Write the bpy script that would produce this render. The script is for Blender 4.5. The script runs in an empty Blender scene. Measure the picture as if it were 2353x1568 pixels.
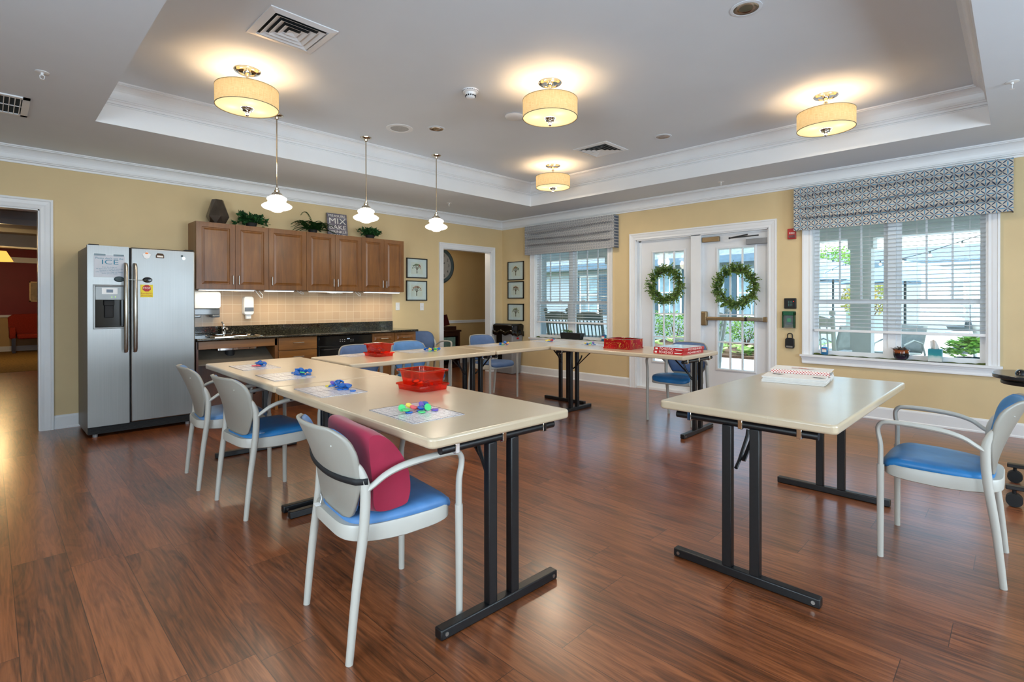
import bpy, math, random
from mathutils import Vector, Matrix, Euler
random.seed(7)
C = bpy.context.scene.collection
SC = bpy.context.scene
PI = math.pi
R = math.radians

# ------------------------------------------------------------------ camera, world, sun, large lights, exposure
cam_d = bpy.data.cameras.new('camera'); cam = bpy.data.objects.new('camera', cam_d); C.objects.link(cam)
cam.location = (-6.775, -6.921, 1.27)
cam_d.sensor_width = 36; cam_d.lens = 1184.92 / 2353 * 36
cam_d.shift_y = -(784 - 699.9) / 2353
cam_d.clip_start = 0.02; cam_d.clip_end = 300
_y, _p, _r = R(44.5436), R(-.1884), R(-.0533)
fw = Vector((math.cos(_y) * math.cos(_p), math.sin(_y) * math.cos(_p), math.sin(_p)))
rt = Vector((math.sin(_y), -math.cos(_y), 0)); up = rt.cross(fw)
r2 = rt * math.cos(_r) + up * math.sin(_r); u2 = -rt * math.sin(_r) + up * math.cos(_r)
mr = Matrix((r2, u2, -fw)).transposed()
cam.rotation_euler = mr.to_euler()
SC.camera = cam

SC.view_settings.view_transform = 'Standard'; SC.view_settings.look = 'None'
SC.view_settings.gamma = 1; SC.view_settings.exposure = 0.62
SC.view_settings.use_curve_mapping = False
cy = SC.cycles
cy.use_denoising = True
try: cy.denoiser = 'OPENIMAGEDENOISE'
except Exception: pass
cy.max_bounces = 7; cy.diffuse_bounces = 4; cy.glossy_bounces = 4; cy.transmission_bounces = 6; cy.transparent_max_bounces = 12
cy.sample_clamp_indirect = 4; cy.sample_clamp_direct = 0
cy.caustics_reflective = False; cy.caustics_refractive = False
cy.use_adaptive_sampling = True; cy.adaptive_threshold = 0.03
cy.use_light_tree = True

wd = bpy.data.worlds.new('world'); SC.world = wd; wd.use_nodes = True
nt = wd.node_tree; nt.nodes.clear()
wo = nt.nodes.new('ShaderNodeOutputWorld'); bg = nt.nodes.new('ShaderNodeBackground')
sky = nt.nodes.new('ShaderNodeTexSky'); sky.sky_type = 'NISHITA'; sky.sun_disc = False
sky.sun_elevation = R(52); sky.sun_rotation = R(250); sky.air_density = 1.2; sky.dust_density = 2.5
nt.links.new(sky.outputs[0], bg.inputs[0]); nt.links.new(bg.outputs[0], wo.inputs[0])
bg.inputs[1].default_value = 0.52

def lamp(name, kind, loc, energy, col, size=.1, rot=(0, 0, 0), size_y=None, parent=None, spread=None):
    d = bpy.data.lights.new(name, kind); d.energy = energy; d.color = col
    if kind == 'AREA':
        d.size = size
        if size_y: d.shape = 'RECTANGLE'; d.size_y = size_y
        if spread: d.spread = spread
    elif kind == 'SUN': d.angle = size
    else: d.shadow_soft_size = size
    o = bpy.data.objects.new(name, d); C.objects.link(o); o.location = loc; o.rotation_euler = rot
    if parent: o.parent = parent
    return o
lamp('sun', 'SUN', (-4, -8, 12), 4.6, (1, .96, .88), R(1.0), rot=(R(38), 0, R(25)))
DAY = (.68, .85, 1.0)
lamp('daylight_fill_near_wall', 'AREA', (-6.9, -9.78, 1.55), 82, DAY, 2.0, rot=(R(103), 0, R(0)), size_y=1.5)  # fill lights added on the solid wall, standing in for unseen windows
lamp('daylight_fill_near_wall', 'AREA', (-3.4, -9.78, 1.55), 82, DAY, 2.0, rot=(R(103), 0, R(0)), size_y=1.5)
lamp('daylight_fill_side_wall', 'AREA', (-9.0, -6.2, 1.55), 90, DAY, 2.0, rot=(R(103), 0, R(-90)), size_y=1.5)  # same added fill on the side wall, no opening modelled, tilted up

# ------------------------------------------------------------------ materials
def lin(c):
    if isinstance(c, str):
        c = tuple(int(c[i:i+2], 16) for i in (0, 2, 4))
    f = lambda v: (v / 255 / 12.92) if v / 255 <= .04045 else ((v / 255 + .055) / 1.055) ** 2.4
    return (f(c[0]), f(c[1]), f(c[2]), 1)

class N:
    def __init__(s, name):
        s.m = bpy.data.materials.new(name); s.m.use_nodes = True; s.t = s.m.node_tree; s.t.nodes.clear()
        s.out = s.n('OutputMaterial')
    def n(s, typ, ins=None, **kw):
        o = s.t.nodes.new('ShaderNode' + typ)
        for k, v in kw.items(): setattr(o, k, v)
        if ins:
            for k, v in ins.items():
                i = o.inputs[k]
                if hasattr(v, 'is_output') or isinstance(v, bpy.types.NodeSocket): s.t.links.new(v, i)
                else: i.default_value = v
        return o
    def math(s, op, a, b=0, c=None):
        d = {0: a, 1: b}
        if c is not None: d[2] = c
        return s.n('Math', d, operation=op).outputs[0]
    def obj(s): return s.n('TexCoord').outputs['Object']
    def sep(s, v): o = s.n('SeparateXYZ', {0: v}); return o.outputs
    def comb(s, x, y, z=0.0): return s.n('CombineXYZ', {0: x, 1: y, 2: z}).outputs[0]
    def scale(s, v, k): return s.n('Mapping', {'Vector': v, 'Scale': k}).outputs[0]
    def noise(s, v, sc, det=3, rough=.5, dist=0): return s.n('TexNoise', {'Vector': v, 'Scale': sc, 'Detail': det, 'Roughness': rough, 'Distortion': dist}).outputs[0]
    def ramp(s, f, stops):
        o = s.n('ValToRGB', {0: f}); e = o.color_ramp.elements
        while len(e) > len(stops): e.remove(e[-1])
        while len(e) < len(stops): e.new(.5)
        for i, (p, c) in enumerate(stops): e[i].position = p; e[i].color = c if len(c) == 4 else lin(c)
        return o.outputs[0]
    def mix(s, f, a, b, mode='MIX'):
        o = s.n('Mix', data_type='RGBA', blend_type=mode)
        for i, v in ((0, f), (6, a), (7, b)):
            if isinstance(v, bpy.types.NodeSocket): s.t.links.new(v, o.inputs[i])
            else: o.inputs[i].default_value = v
        return o.outputs[2]
    def bump(s, h, st=.2, d=.01): return s.n('Bump', {'Height': h, 'Strength': st, 'Distance': d}).outputs[0]
    def bsdf(s, col, rough=.5, metal=0, normal=None, **kw):
        d = {'Base Color': col, 'Roughness': rough, 'Metallic': metal}
        if normal is not None: d['Normal'] = normal
        d.update(kw)
        b = s.n('BsdfPrincipled', d)
        return b
    def end(s, b):
        s.t.links.new(b.outputs[0], s.out.inputs[0]); return s.m

def mat(name, col, rough=.5, metal=0, ns=None, na=.06, bs=None, bst=.15, bd=.002, spec=None, coat=0, emit=None, es=1, trans=0, sheen=0):
    """simple procedural principled material: base colour with an optional fine mottling and bump"""
    q = N(name); c = lin(col); v = q.obj()
    cc = c
    if ns:
        n = q.noise(v, ns, 4)
        dk = tuple(x * (1 - na * 2) for x in c[:3]) + (1,); lt = tuple(min(1, x * (1 + na * 1.4)) for x in c[:3]) + (1,)
        cc = q.ramp(n, [(.3, dk), (.7, lt)])
    nm = None
    if bs: nm = q.bump(q.noise(v, bs, 3), bst, bd)
    kw = {}
    if spec is not None: kw['Specular IOR Level'] = spec
    if coat: kw['Coat Weight'] = coat; kw['Coat Roughness'] = .08
    if emit: kw['Emission Color'] = lin(emit); kw['Emission Strength'] = es
    if trans: kw['Transmission Weight'] = trans
    if sheen: kw['Sheen Weight'] = sheen
    return q.end(q.bsdf(cc, rough, metal, nm, **kw))

def m_floor():
    q = N('wood_plank_floor'); v = q.obj(); x, y, z = q.sep(v)[0], q.sep(v)[1], 0
    y2 = q.math('ADD', y, 40.0); x2 = q.math('ADD', x, 20.1)
    rows = q.math('FLOOR', q.math('DIVIDE', x2, .2))
    sh = q.math('MULTIPLY', q.math('FRACT', q.math('MULTIPLY', q.math('SINE', q.math('MULTIPLY', rows, 12.9898)), 43758.5)), 1.22)
    yy = q.math('ADD', y2, sh)
    br = q.n('TexBrick', {'Vector': q.comb(yy, x2), 'Color1': (0, 0, 0, 1), 'Color2': (1, 1, 1, 1), 'Mortar': (0.5, .5, .5, 1), 'Scale': 1.0,
                          'Mortar Size': .0014, 'Mortar Smooth': .1, 'Bias': 0, 'Brick Width': 1.22, 'Row Height': .2}, offset=0, offset_frequency=1)
    cell = q.math('FLOOR', q.math('DIVIDE', yy, 1.22))
    rnd = q.math('FRACT', q.math('MULTIPLY', q.math('SINE', q.math('ADD', q.math('MULTIPLY', cell, 78.233), q.math('MULTIPLY', rows, 37.7))), 4375.85))
    off = q.math('MULTIPLY', rnd, 31.0)
    g = q.comb(q.math('MULTIPLY', q.math('ADD', x2, off), 5.5), q.math('MULTIPLY', q.math('ADD', y2, off), .62), off)
    fig = q.noise(g, 1.6, 3, .55, 1.5)
    rings = q.math('FRACT', q.math('MULTIPLY', fig, 7.0))
    tri = q.math('ABSOLUTE', q.math('SUBTRACT', rings, .5))
    g2 = q.comb(q.math('MULTIPLY', x2, 60), q.math('MULTIPLY', y2, 2.2), off)
    fine = q.noise(g2, 1.4, 5, .65, .3)
    g3 = q.comb(q.math('MULTIPLY', q.math('ADD', x2, off), 16), q.math('MULTIPLY', y2, .9), off)
    streak = q.noise(g3, 1.2, 3, .6, .6)
    h = q.math('ADD', q.math('MULTIPLY', tri, .26), q.math('ADD', q.math('MULTIPLY', fine, .74), q.math('MULTIPLY', rnd, .16)))
    h = q.math('ADD', h, q.math('MULTIPLY', fig, .42))
    col = q.ramp(h, [(.38, '28150c'), (.55, '56301a'), (.69, '744022'), (.92, '985934')])
    dk = q.ramp(streak, [(.60, (0, 0, 0, 1)), (.72, (1, 1, 1, 1))])
    col = q.mix(q.math('MULTIPLY', dk, .62), col, lin('2c1812'))
    col = q.mix(q.math('MULTIPLY', br.outputs['Fac'], .75), col, lin('24140e'))
    emb = q.noise(q.comb(q.math('MULTIPLY', x2, 60), q.math('MULTIPLY', y2, 14)), 1, 2)
    ro = q.math('ADD', q.math('MULTIPLY', fine, .10), .27)
    nm = q.bump(q.math('SUBTRACT', q.math('ADD', q.math('MULTIPLY', emb, .5), q.math('MULTIPLY', fine, .4)), q.math('MULTIPLY', br.outputs['Fac'], 1.5)), .22, .0016)
    return q.end(q.bsdf(col, ro, 0, nm, **{'Specular IOR Level': .6, 'Coat Weight': .45, 'Coat Roughness': .2}))

def m_wood(name, c1, c2, c3, axis='z', sc=1.0, rough=.35, coat=.15):
    q = N(name); v = q.obj(); s = q.sep(v)
    k = {'z': (9, 9, .8), 'x': (.8, 9, 9), 'y': (9, .8, 9)}[axis]
    g = q.scale(v, tuple(a * sc for a in k))
    n1 = q.noise(g, 1.5, 5, .6, .6); n2 = q.noise(q.scale(v, tuple(a * sc * 6 for a in k)), 1.5, 3)
    n3 = q.noise(v, 3.0, 2)
    h = q.math('ADD', q.math('MULTIPLY', n1, .6), q.math('ADD', q.math('MULTIPLY', n2, .2), q.math('MULTIPLY', n3, .25)))
    col = q.ramp(h, [(.35, c1), (.52, c2), (.72, c3)])
    return q.end(q.bsdf(col, rough, 0, q.bump(n2, .06, .001), **{'Coat Weight': coat, 'Coat Roughness': .25}))

def m_tile():
    q = N('beige_wall_tile'); v = q.obj(); s = q.sep(v)
    br = q.n('TexBrick', {'Vector': q.comb(q.math('ADD', s[0], 20.0), q.math('ADD', s[2], 10 - .992 + .0)), 'Color1': lin('bfa285'), 'Color2': lin('c6aa8c'), 'Mortar': lin('d6c3a6'), 'Scale': 1.0,
                          'Mortar Size': .0022, 'Mortar Smooth': .1, 'Bias': 0, 'Brick Width': .108, 'Row Height': .108}, offset=0)
    nm = q.bump(q.math('SUBTRACT', q.math('MULTIPLY', q.noise(v, 9, 2), .35), br.outputs['Fac']), .35, .0015)
    return q.end(q.bsdf(br.outputs[0], .16, 0, nm))

def m_granite():
    q = N('black_speckled_granite'); v = q.obj()
    vo = q.n('TexVoronoi', {'Vector': v, 'Scale': 190.0})
    c = q.ramp(q.n('SeparateColor', {0: vo.outputs['Color']}).outputs[0], [(.0, '060706'), (.55, '11120f'), (.8, '2d2b22'), (1, '55513f')])
    return q.end(q.bsdf(c, .09, 0, None, **{'Coat Weight': .3}))

def m_steel():
    q = N('brushed_stainless_steel'); v = q.obj()
    n = q.noise(q.scale(v, (260, 260, 1.2)), 1, 2)
    n2 = q.noise(v, 2.4, 3)
    col = q.ramp(n, [(.3, '868685'), (.7, '8d8d8b')])
    ro = q.math('ADD', q.math('MULTIPLY', n2, .10), .30)
    return q.end(q.bsdf(col, ro, 1.0, q.bump(q.math('ADD', q.math('MULTIPLY', n, .15), n2), .05, .01), **{'Anisotropic': .5}))

def m_fabric_pattern(name, blue, grey, ground, per):
    """eight petalled star lattice: petals along a square grid (light blue) and its diagonals (navy)"""
    q = N(name); s = q.sep(q.obj())
    U = q.math('DIVIDE', q.math('ADD', q.math('ADD', s[1], q.math('MULTIPLY', s[0], .02)), 30.0), per)
    V = q.math('DIVIDE', q.math('ADD', s[2], 10.0), per)
    def cen(t): return q.math('SUBTRACT', q.math('FRACT', t), .5)
    def petal(a, b, w):      # petals along a, centred on the nodes' midpoints; a,b in lattice units
        fa = cen(a); fb = cen(q.math('ADD', b, .5))
        e = q.math('SUBTRACT', .17, q.math('POWER', q.math('ABSOLUTE', fa), 2.0))
        e = q.math('MULTIPLY', e, 5.5 * w)
        return q.math('LESS_THAN', q.math('ABSOLUTE', fb), e)
    p1 = q.math('MAXIMUM', petal(q.math('ADD', U, 0.0), V, .08), petal(V, U, .08))
    A = q.math('ADD', U, V); B = q.math('SUBTRACT', U, V)
    A = q.math('MULTIPLY', A, 1.0)
    # diagonal petals: along (U+V), across (U-V)
    def pet_d(a, b, w):
        fa = cen(a); fb = cen(q.math('ADD', b, .5))
        e = q.math('MULTIPLY', q.math('SUBTRACT', .25, q.math('POWER', q.math('ABSOLUTE', fa), 2.0)), 4 * w)
        return q.math('LESS_THAN', q.math('ABSOLUTE', fb), e)
    p2 = q.math('MAXIMUM', pet_d(A, B, .092), pet_d(B, A, .092))
    c = q.mix(p1, lin(ground), lin(grey)); c = q.mix(p2, c, lin(blue))
    weave = q.noise(q.obj(), 900, 1)
    return q.end(q.bsdf(c, .85, 0, q.bump(weave, .25, .001)))

def thin_fresnel(q):
    g = q.n('NewGeometry'); c = q.math('ABSOLUTE', q.n('VectorMath', {0: g.outputs['Normal'], 1: g.outputs['Incoming']}, operation='DOT_PRODUCT').outputs['Value'])
    return q.math('ADD', q.math('MULTIPLY', q.math('POWER', q.math('SUBTRACT', 1.0, c), 5.0), .94), .04)
def m_glass():
    q = N('window_glass'); 
    tr = q.n('BsdfTransparent', {0: (.93, .98, .97, 1)}); gl = q.n('BsdfGlossy', {'Color': (1, 1, 1, 1), 'Roughness': .02})
    mx = q.n('MixShader', {0: thin_fresnel(q), 1: tr.outputs[0], 2: gl.outputs[0]})
    return q.end(mx)

def m_clear(name, col, fac=.35, rough=.06, tcol=None):
    """thin coloured plastic: part see-through, part diffuse, part glossy"""
    q = N(name); c = lin(col)
    tr = q.n('BsdfTransparent', {0: lin(tcol) if tcol else c}); df = q.n('BsdfTranslucent', {0: c}); d2 = q.n('BsdfDiffuse', {0: c})
    a = q.n('MixShader', {0: .5, 1: df.outputs[0], 2: d2.outputs[0]})
    b = q.n('MixShader', {0: fac, 1: tr.outputs[0], 2: a.outputs[0]})
    gl = q.n('BsdfGlossy', {'Color': (1, 1, 1, 1), 'Roughness': rough})
    return q.end(q.n('MixShader', {0: thin_fresnel(q), 1: b.outputs[0], 2: gl.outputs[0]}))

def m_leaf(name, c1, c2, sc=30, tr=.3):
    q = N(name)
    col = q.ramp(q.noise(q.obj(), sc, 2), [(.35, c1), (.65, c2)])
    d = q.bsdf(col, .55); t = q.n('BsdfTranslucent', {0: col})
    return q.end(q.n('MixShader', {0: tr, 1: d.outputs[0], 2: t.outputs[0]}))

def m_emit(name, col, st):
    q = N(name); return q.end(q.n('Emission', {0: lin(col), 1: st}))

def m_slat():
    q = N('white_blind_slat'); d = q.bsdf(lin('dfe6ea'), .5); t = q.n('BsdfTranslucent', {0: lin('dfe8ea')})
    return q.end(q.n('MixShader', {0: .35, 1: d.outputs[0], 2: t.outputs[0]}))

def m_shade():
    q = N('linen_lamp_shade'); v = q.obj(); s = q.sep(v)
    a = q.math('MULTIPLY', q.math('ARCTAN2', s[0], s[1]), 60.0)
    w1 = q.noise(q.comb(q.math('MULTIPLY', a, 1.4), q.math('MULTIPLY', s[2], 12)), 1.2, 2)
    w2 = q.noise(q.comb(q.math('MULTIPLY', a, .08), q.math('MULTIPLY', s[2], 330)), 1.2, 2)
    c = q.ramp(q.math('MULTIPLY', q.math('ADD', w1, w2), .5), [(.3, 'b8965f'), (.5, 'cdac78'), (.7, 'd8bd8c')])
    d = q.n('BsdfDiffuse', {0: c}); e = q.n('Emission', {0: c, 1: .68})
    return q.end(q.n('AddShader', {0: d.outputs[0], 1: e.outputs[0]}))

def m_diffuser():
    """frosted disc lit by three bulbs above it: brighter over each bulb"""
    q = N('frosted_lamp_glass'); s = q.sep(q.obj()); tot = None
    for k in range(3):
        an = R(20 + 120 * k); bx, by = .115 * math.cos(an), .115 * math.sin(an)
        d2 = q.math('ADD', q.math('POWER', q.math('SUBTRACT', s[0], bx), 2.0), q.math('POWER', q.math('SUBTRACT', s[1], by), 2.0))
        g = q.math('DIVIDE', .0022, q.math('ADD', d2, .0022))
        tot = g if tot is None else q.math('ADD', tot, g)
    st = q.math('ADD', q.math('MULTIPLY', tot, .75), .72)
    return q.end(q.n('Emission', {0: lin('ffdfa6'), 1: st}))

def m_table():
    q = N('beige_moulded_tabletop'); s = q.sep(q.obj())
    n = q.noise(q.obj(), 300, 2); n2 = q.noise(q.obj(), 3, 3)
    c = q.ramp(q.math('ADD', q.math('MULTIPLY', n, .3), q.math('MULTIPLY', n2, .7)), [(.3, 'bfad92'), (.7, 'c8b79c')])
    f = q.math('ABSOLUTE', q.math('SUBTRACT', q.math('ABSOLUTE', s[1]), .13))
    ln = q.math('LESS_THAN', f, .0012)
    c = q.mix(q.math('MULTIPLY', ln, .6), c, lin('cdbc9f'))
    return q.end(q.bsdf(c, .30, 0, None, **{'Specular IOR Level': .5, 'Coat Weight': .45, 'Coat Roughness': .17}))

def m_board():
    """game board: white squares, dark rules, small red and dark pips"""
    q = N('printed_game_board'); v = q.obj(); s = q.sep(v)
    U = q.math('DIVIDE', q.math('ADD', s[0], 5.0), .048); V = q.math('DIVIDE', q.math('ADD', s[1], 5.0), .044)
    fu = q.math('ABSOLUTE', q.math('SUBTRACT', q.math('FRACT', U), .5)); fv = q.math('ABSOLUTE', q.math('SUBTRACT', q.math('FRACT', V), .5))
    line = q.math('GREATER_THAN', q.math('MAXIMUM', fu, fv), .475)
    n = q.noise(v, 210, 2); n2 = q.noise(v, 34, 1)
    inn = q.math('LESS_THAN', q.math('MAXIMUM', fu, fv), .33)
    pip = q.math('MULTIPLY', q.math('GREATER_THAN', n, .60), inn)
    pc = q.ramp(n2, [(.42, '8d3a3a'), (.5, '4c5a86'), (.6, '4a3a28')])
    c = q.mix(q.math('MULTIPLY', pip, .7), lin('dcdce2'), pc)
    c = q.mix(q.math('MULTIPLY', line, .85), c, lin('3a3a4c'))
    ed = q.math('GREATER_THAN', q.math('ABSOLUTE', s[1]), .132 * 1)
    return q.end(q.bsdf(c, .22))

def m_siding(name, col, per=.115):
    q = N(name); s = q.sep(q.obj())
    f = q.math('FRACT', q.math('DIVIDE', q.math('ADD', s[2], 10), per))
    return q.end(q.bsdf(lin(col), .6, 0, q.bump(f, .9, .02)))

def m_concrete():
    return mat('pale_concrete', 'c4c2bd', .8, ns=4, na=.05, bs=60, bst=.2)

MT = {}
MT['floor'] = m_floor()
MT['wall'] = mat('yellow_wall_paint', 'd6c094', .62, ns=3, na=.02, bs=420, bst=.12, bd=.001)
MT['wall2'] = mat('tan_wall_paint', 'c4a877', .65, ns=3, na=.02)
MT['ceil'] = mat('ceiling_paint', 'dae2ea', .75, ns=2, na=.01, bs=300, bst=.1, bd=.001)  # blue cast of cool bounced light put into the base colour
MT['trim'] = mat('white_trim_paint', 'e6e9ec', .35, ns=5, na=.01)
MT['door'] = mat('white_door_paint', 'dfe2e6', .38, ns=5, na=.01)
MT['red_wall'] = mat('dark_red_wall_paint', '7d0f1d', .55, ns=3, na=.04)
MT['carpet'] = mat('tan_carpet', '8f713c', .95, ns=30, na=.25, bs=200, bst=.5)
MT['cab'] = m_wood('maple_cabinet_wood', '5d3a17', '76491d', '8d5d29')
MT['cabx'] = m_wood('maple_cabinet_wood_flat', '64401a', '7c4f20', '946328', 'x')
MT['cabdark'] = mat('brown_cabinet_side', '5d442f', .5, ns=5, na=.05)
MT['panel'] = m_wood('dark_panel_wood', '3a1f10', '4e2a16', '5c3420')
MT['granite'] = m_granite(); MT['tile'] = m_tile(); MT['steel'] = m_steel()
MT['chrome'] = mat('polished_chrome', 'd8d8d6', .06, 1, ns=3, na=.01)
MT['nickel'] = mat('polished_nickel', 'c9bda8', .12, 1, ns=3, na=.01)
MT['brushed'] = mat('brushed_nickel', 'b4b2ac', .32, 1, ns=40, na=.05)
MT['bronze'] = mat('brown_bronze_metal', '9a8668', .38, .85, ns=20, na=.05)
MT['black'] = mat('black_gloss_plastic', '0b0b0c', .12, ns=3, na=.1)
MT['blackm'] = mat('black_powder_coat', '121315', .38, 0, ns=60, na=.1, bs=300, bst=.1)
MT['rubber'] = mat('black_rubber', '17181a', .7, ns=20, na=.1)
MT['grey_pl'] = mat('grey_plastic', '85878a', .45, ns=8, na=.03)
MT['white_pl'] = mat('white_plastic', 'e4e6e8', .3, ns=8, na=.01)
MT['smoke_pl'] = m_clear('smoky_clear_plastic', '9aa3b0', .6)
MT['clear_pl'] = m_clear('clear_plastic', 'dfe9ee', .12)
MT['green_clear'] = m_clear('clear_green_plastic', '1f7a55', .45)
MT['blue_gel'] = m_clear('blue_gel', '5fb4dc', .4)
MT['red_clear'] = m_clear('red_clear_plastic', 'ff5426', .10, tcol='ffa48e')
MT['tin'] = None
MT['table'] = m_table(); MT['board'] = m_board()
MT['chair'] = mat('warm_grey_chair_plastic', 'b9b7af', .38, ns=6, na=.015, bs=500, bst=.08, bd=.0005)
MT['chair_shell'] = mat('warm_grey_shaded_shell', '98958c', .4, ns=6, na=.015, bs=500, bst=.08, bd=.0005)  # chair plastic toned down: shade on the back shell put into the colour
MT['pad_blue'] = mat('blue_vinyl_upholstery', '2876b2', .42, ns=14, na=.06, bs=260, bst=.15, bd=.001)
MT['pad_pale'] = mat('pale_blue_vinyl_upholstery', '4f7fb4', .5, ns=14, na=.06, bs=260, bst=.15, bd=.001)
MT['pad_slate'] = mat('slate_blue_vinyl_upholstery', '46618c', .5, ns=14, na=.06, bs=260, bst=.15, bd=.001)
MT['cushion'] = mat('crimson_cushion_fabric', '96193a', .9, ns=10, na=.05, bs=500, bst=.3, bd=.001, sheen=.2)
MT['glass'] = m_glass(); MT['slat'] = m_slat()
MT['shade'] = m_shade(); MT['diff'] = m_diffuser()
MT['opal'] = m_emit('lit_opal_glass', 'fff6e6', 2.2)
MT['strip'] = m_emit('lit_light_strip', 'fff2d8', 7)
MT['val1'] = m_fabric_pattern('charcoal_lattice_fabric', '2f3746', '596476', 'c3c5c6', .046)
MT['val2'] = m_fabric_pattern('blue_lattice_fabric', '24405f', '5f93b4', 'bfbbb2', .076)
MT['felt'] = mat('green_felt', '4c5a22', .95, ns=40, na=.2, bs=200, bst=.4)
MT['leaf'] = m_leaf('ivy_leaf', '173d1e', '2f6b34'); MT['fern'] = m_leaf('fern_leaf', '1d3f1a', '3c6a2c')
MT['wreath'] = m_leaf('wreath_leaf', '44682a', '93b05a', 22); MT['twig'] = mat('brown_twig', '4b3626', .8, ns=20)
MT['shrub'] = m_leaf('shrub_leaf', '3d7a2c', '86b455', 8); MT['hosta'] = m_leaf('hosta_leaf', '6fa548', 'cfe0a0', 5)
MT['foliage'] = m_leaf('tree_leaf', '4c8f3a', '9bbf5c', 3); MT['autumn'] = m_leaf('orange_green_leaf', '5d8f3e', 'b09a4e', 2.5)
MT['paper'] = mat('white_paper', 'e2dfda', .6, ns=30, na=.02)
MT['ink'] = mat('dark_ink', '23252b', .6, ns=30); MT['blue_ink'] = mat('blue_ink', '2c7d9d', .6, ns=30)
MT['red_ink'] = mat('red_ink', 'b01f24', .5, ns=30); MT['yellow'] = mat('yellow_label', 'e3cf1f', .5, ns=30, na=.02)
MT['white_ink'] = mat('white_ink', 'eceae4', .6, ns=30, na=.01)
MT['red'] = mat('red_gloss_plastic', 'b3141b', .3, ns=20, na=.02)
MT['frame'] = mat('black_picture_frame', '121213', .3, ns=20)
MT['picmat'] = mat('pale_grey_picture_mat', 'e4e5ea', .6, ns=30, na=.01)
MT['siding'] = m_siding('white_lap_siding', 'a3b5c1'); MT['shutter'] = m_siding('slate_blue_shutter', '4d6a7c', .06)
MT['roof'] = mat('grey_roof_shingle', '6d7d8b', .9, ns=6, na=.15)
MT['concrete'] = m_concrete(); MT['grass'] = mat('grass_ground', '6f9a4a', .95, ns=8, na=.15)
MT['mulch'] = mat('brown_mulch', '5b4636', .95, ns=30, na=.2)
MT['umb'] = mat('pale_blue_umbrella_canvas', '7fa6c6', .8, ns=8, na=.03)
MT['outwhite'] = mat('white_outdoor_paint', 'dfe3e0', .5, ns=8, na=.02)
MT['outgrey'] = mat('weathered_grey_wood', '7d8a8a', .7, ns=12, na=.06)
MT['iron'] = mat('dark_patinated_iron', '3a4c52', .6, ns=15, na=.1)
MT['vase'] = mat('hammered_pewter', '6b6259', .34, .85, ns=8, na=.12, bs=50, bst=.25, bd=.003)
MT['sofa'] = mat('rust_red_upholstery', '9c2c1c', .85, ns=60, na=.2, bs=200, bst=.3)
MT['darkwood'] = m_wood('dark_mahogany', '1d0d08', '2c140c', '3c1d12')
CHIP = {k: mat(k + '_chip_plastic', c, .4, ns=40, na=.03) for k, c in
        dict(blue='0f5fb0', yellow='e8d23a', green='4fc873', pink='ee5a66', purple='6a52b4', red='cf2a2f', orange='f0842a').items()}

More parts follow.
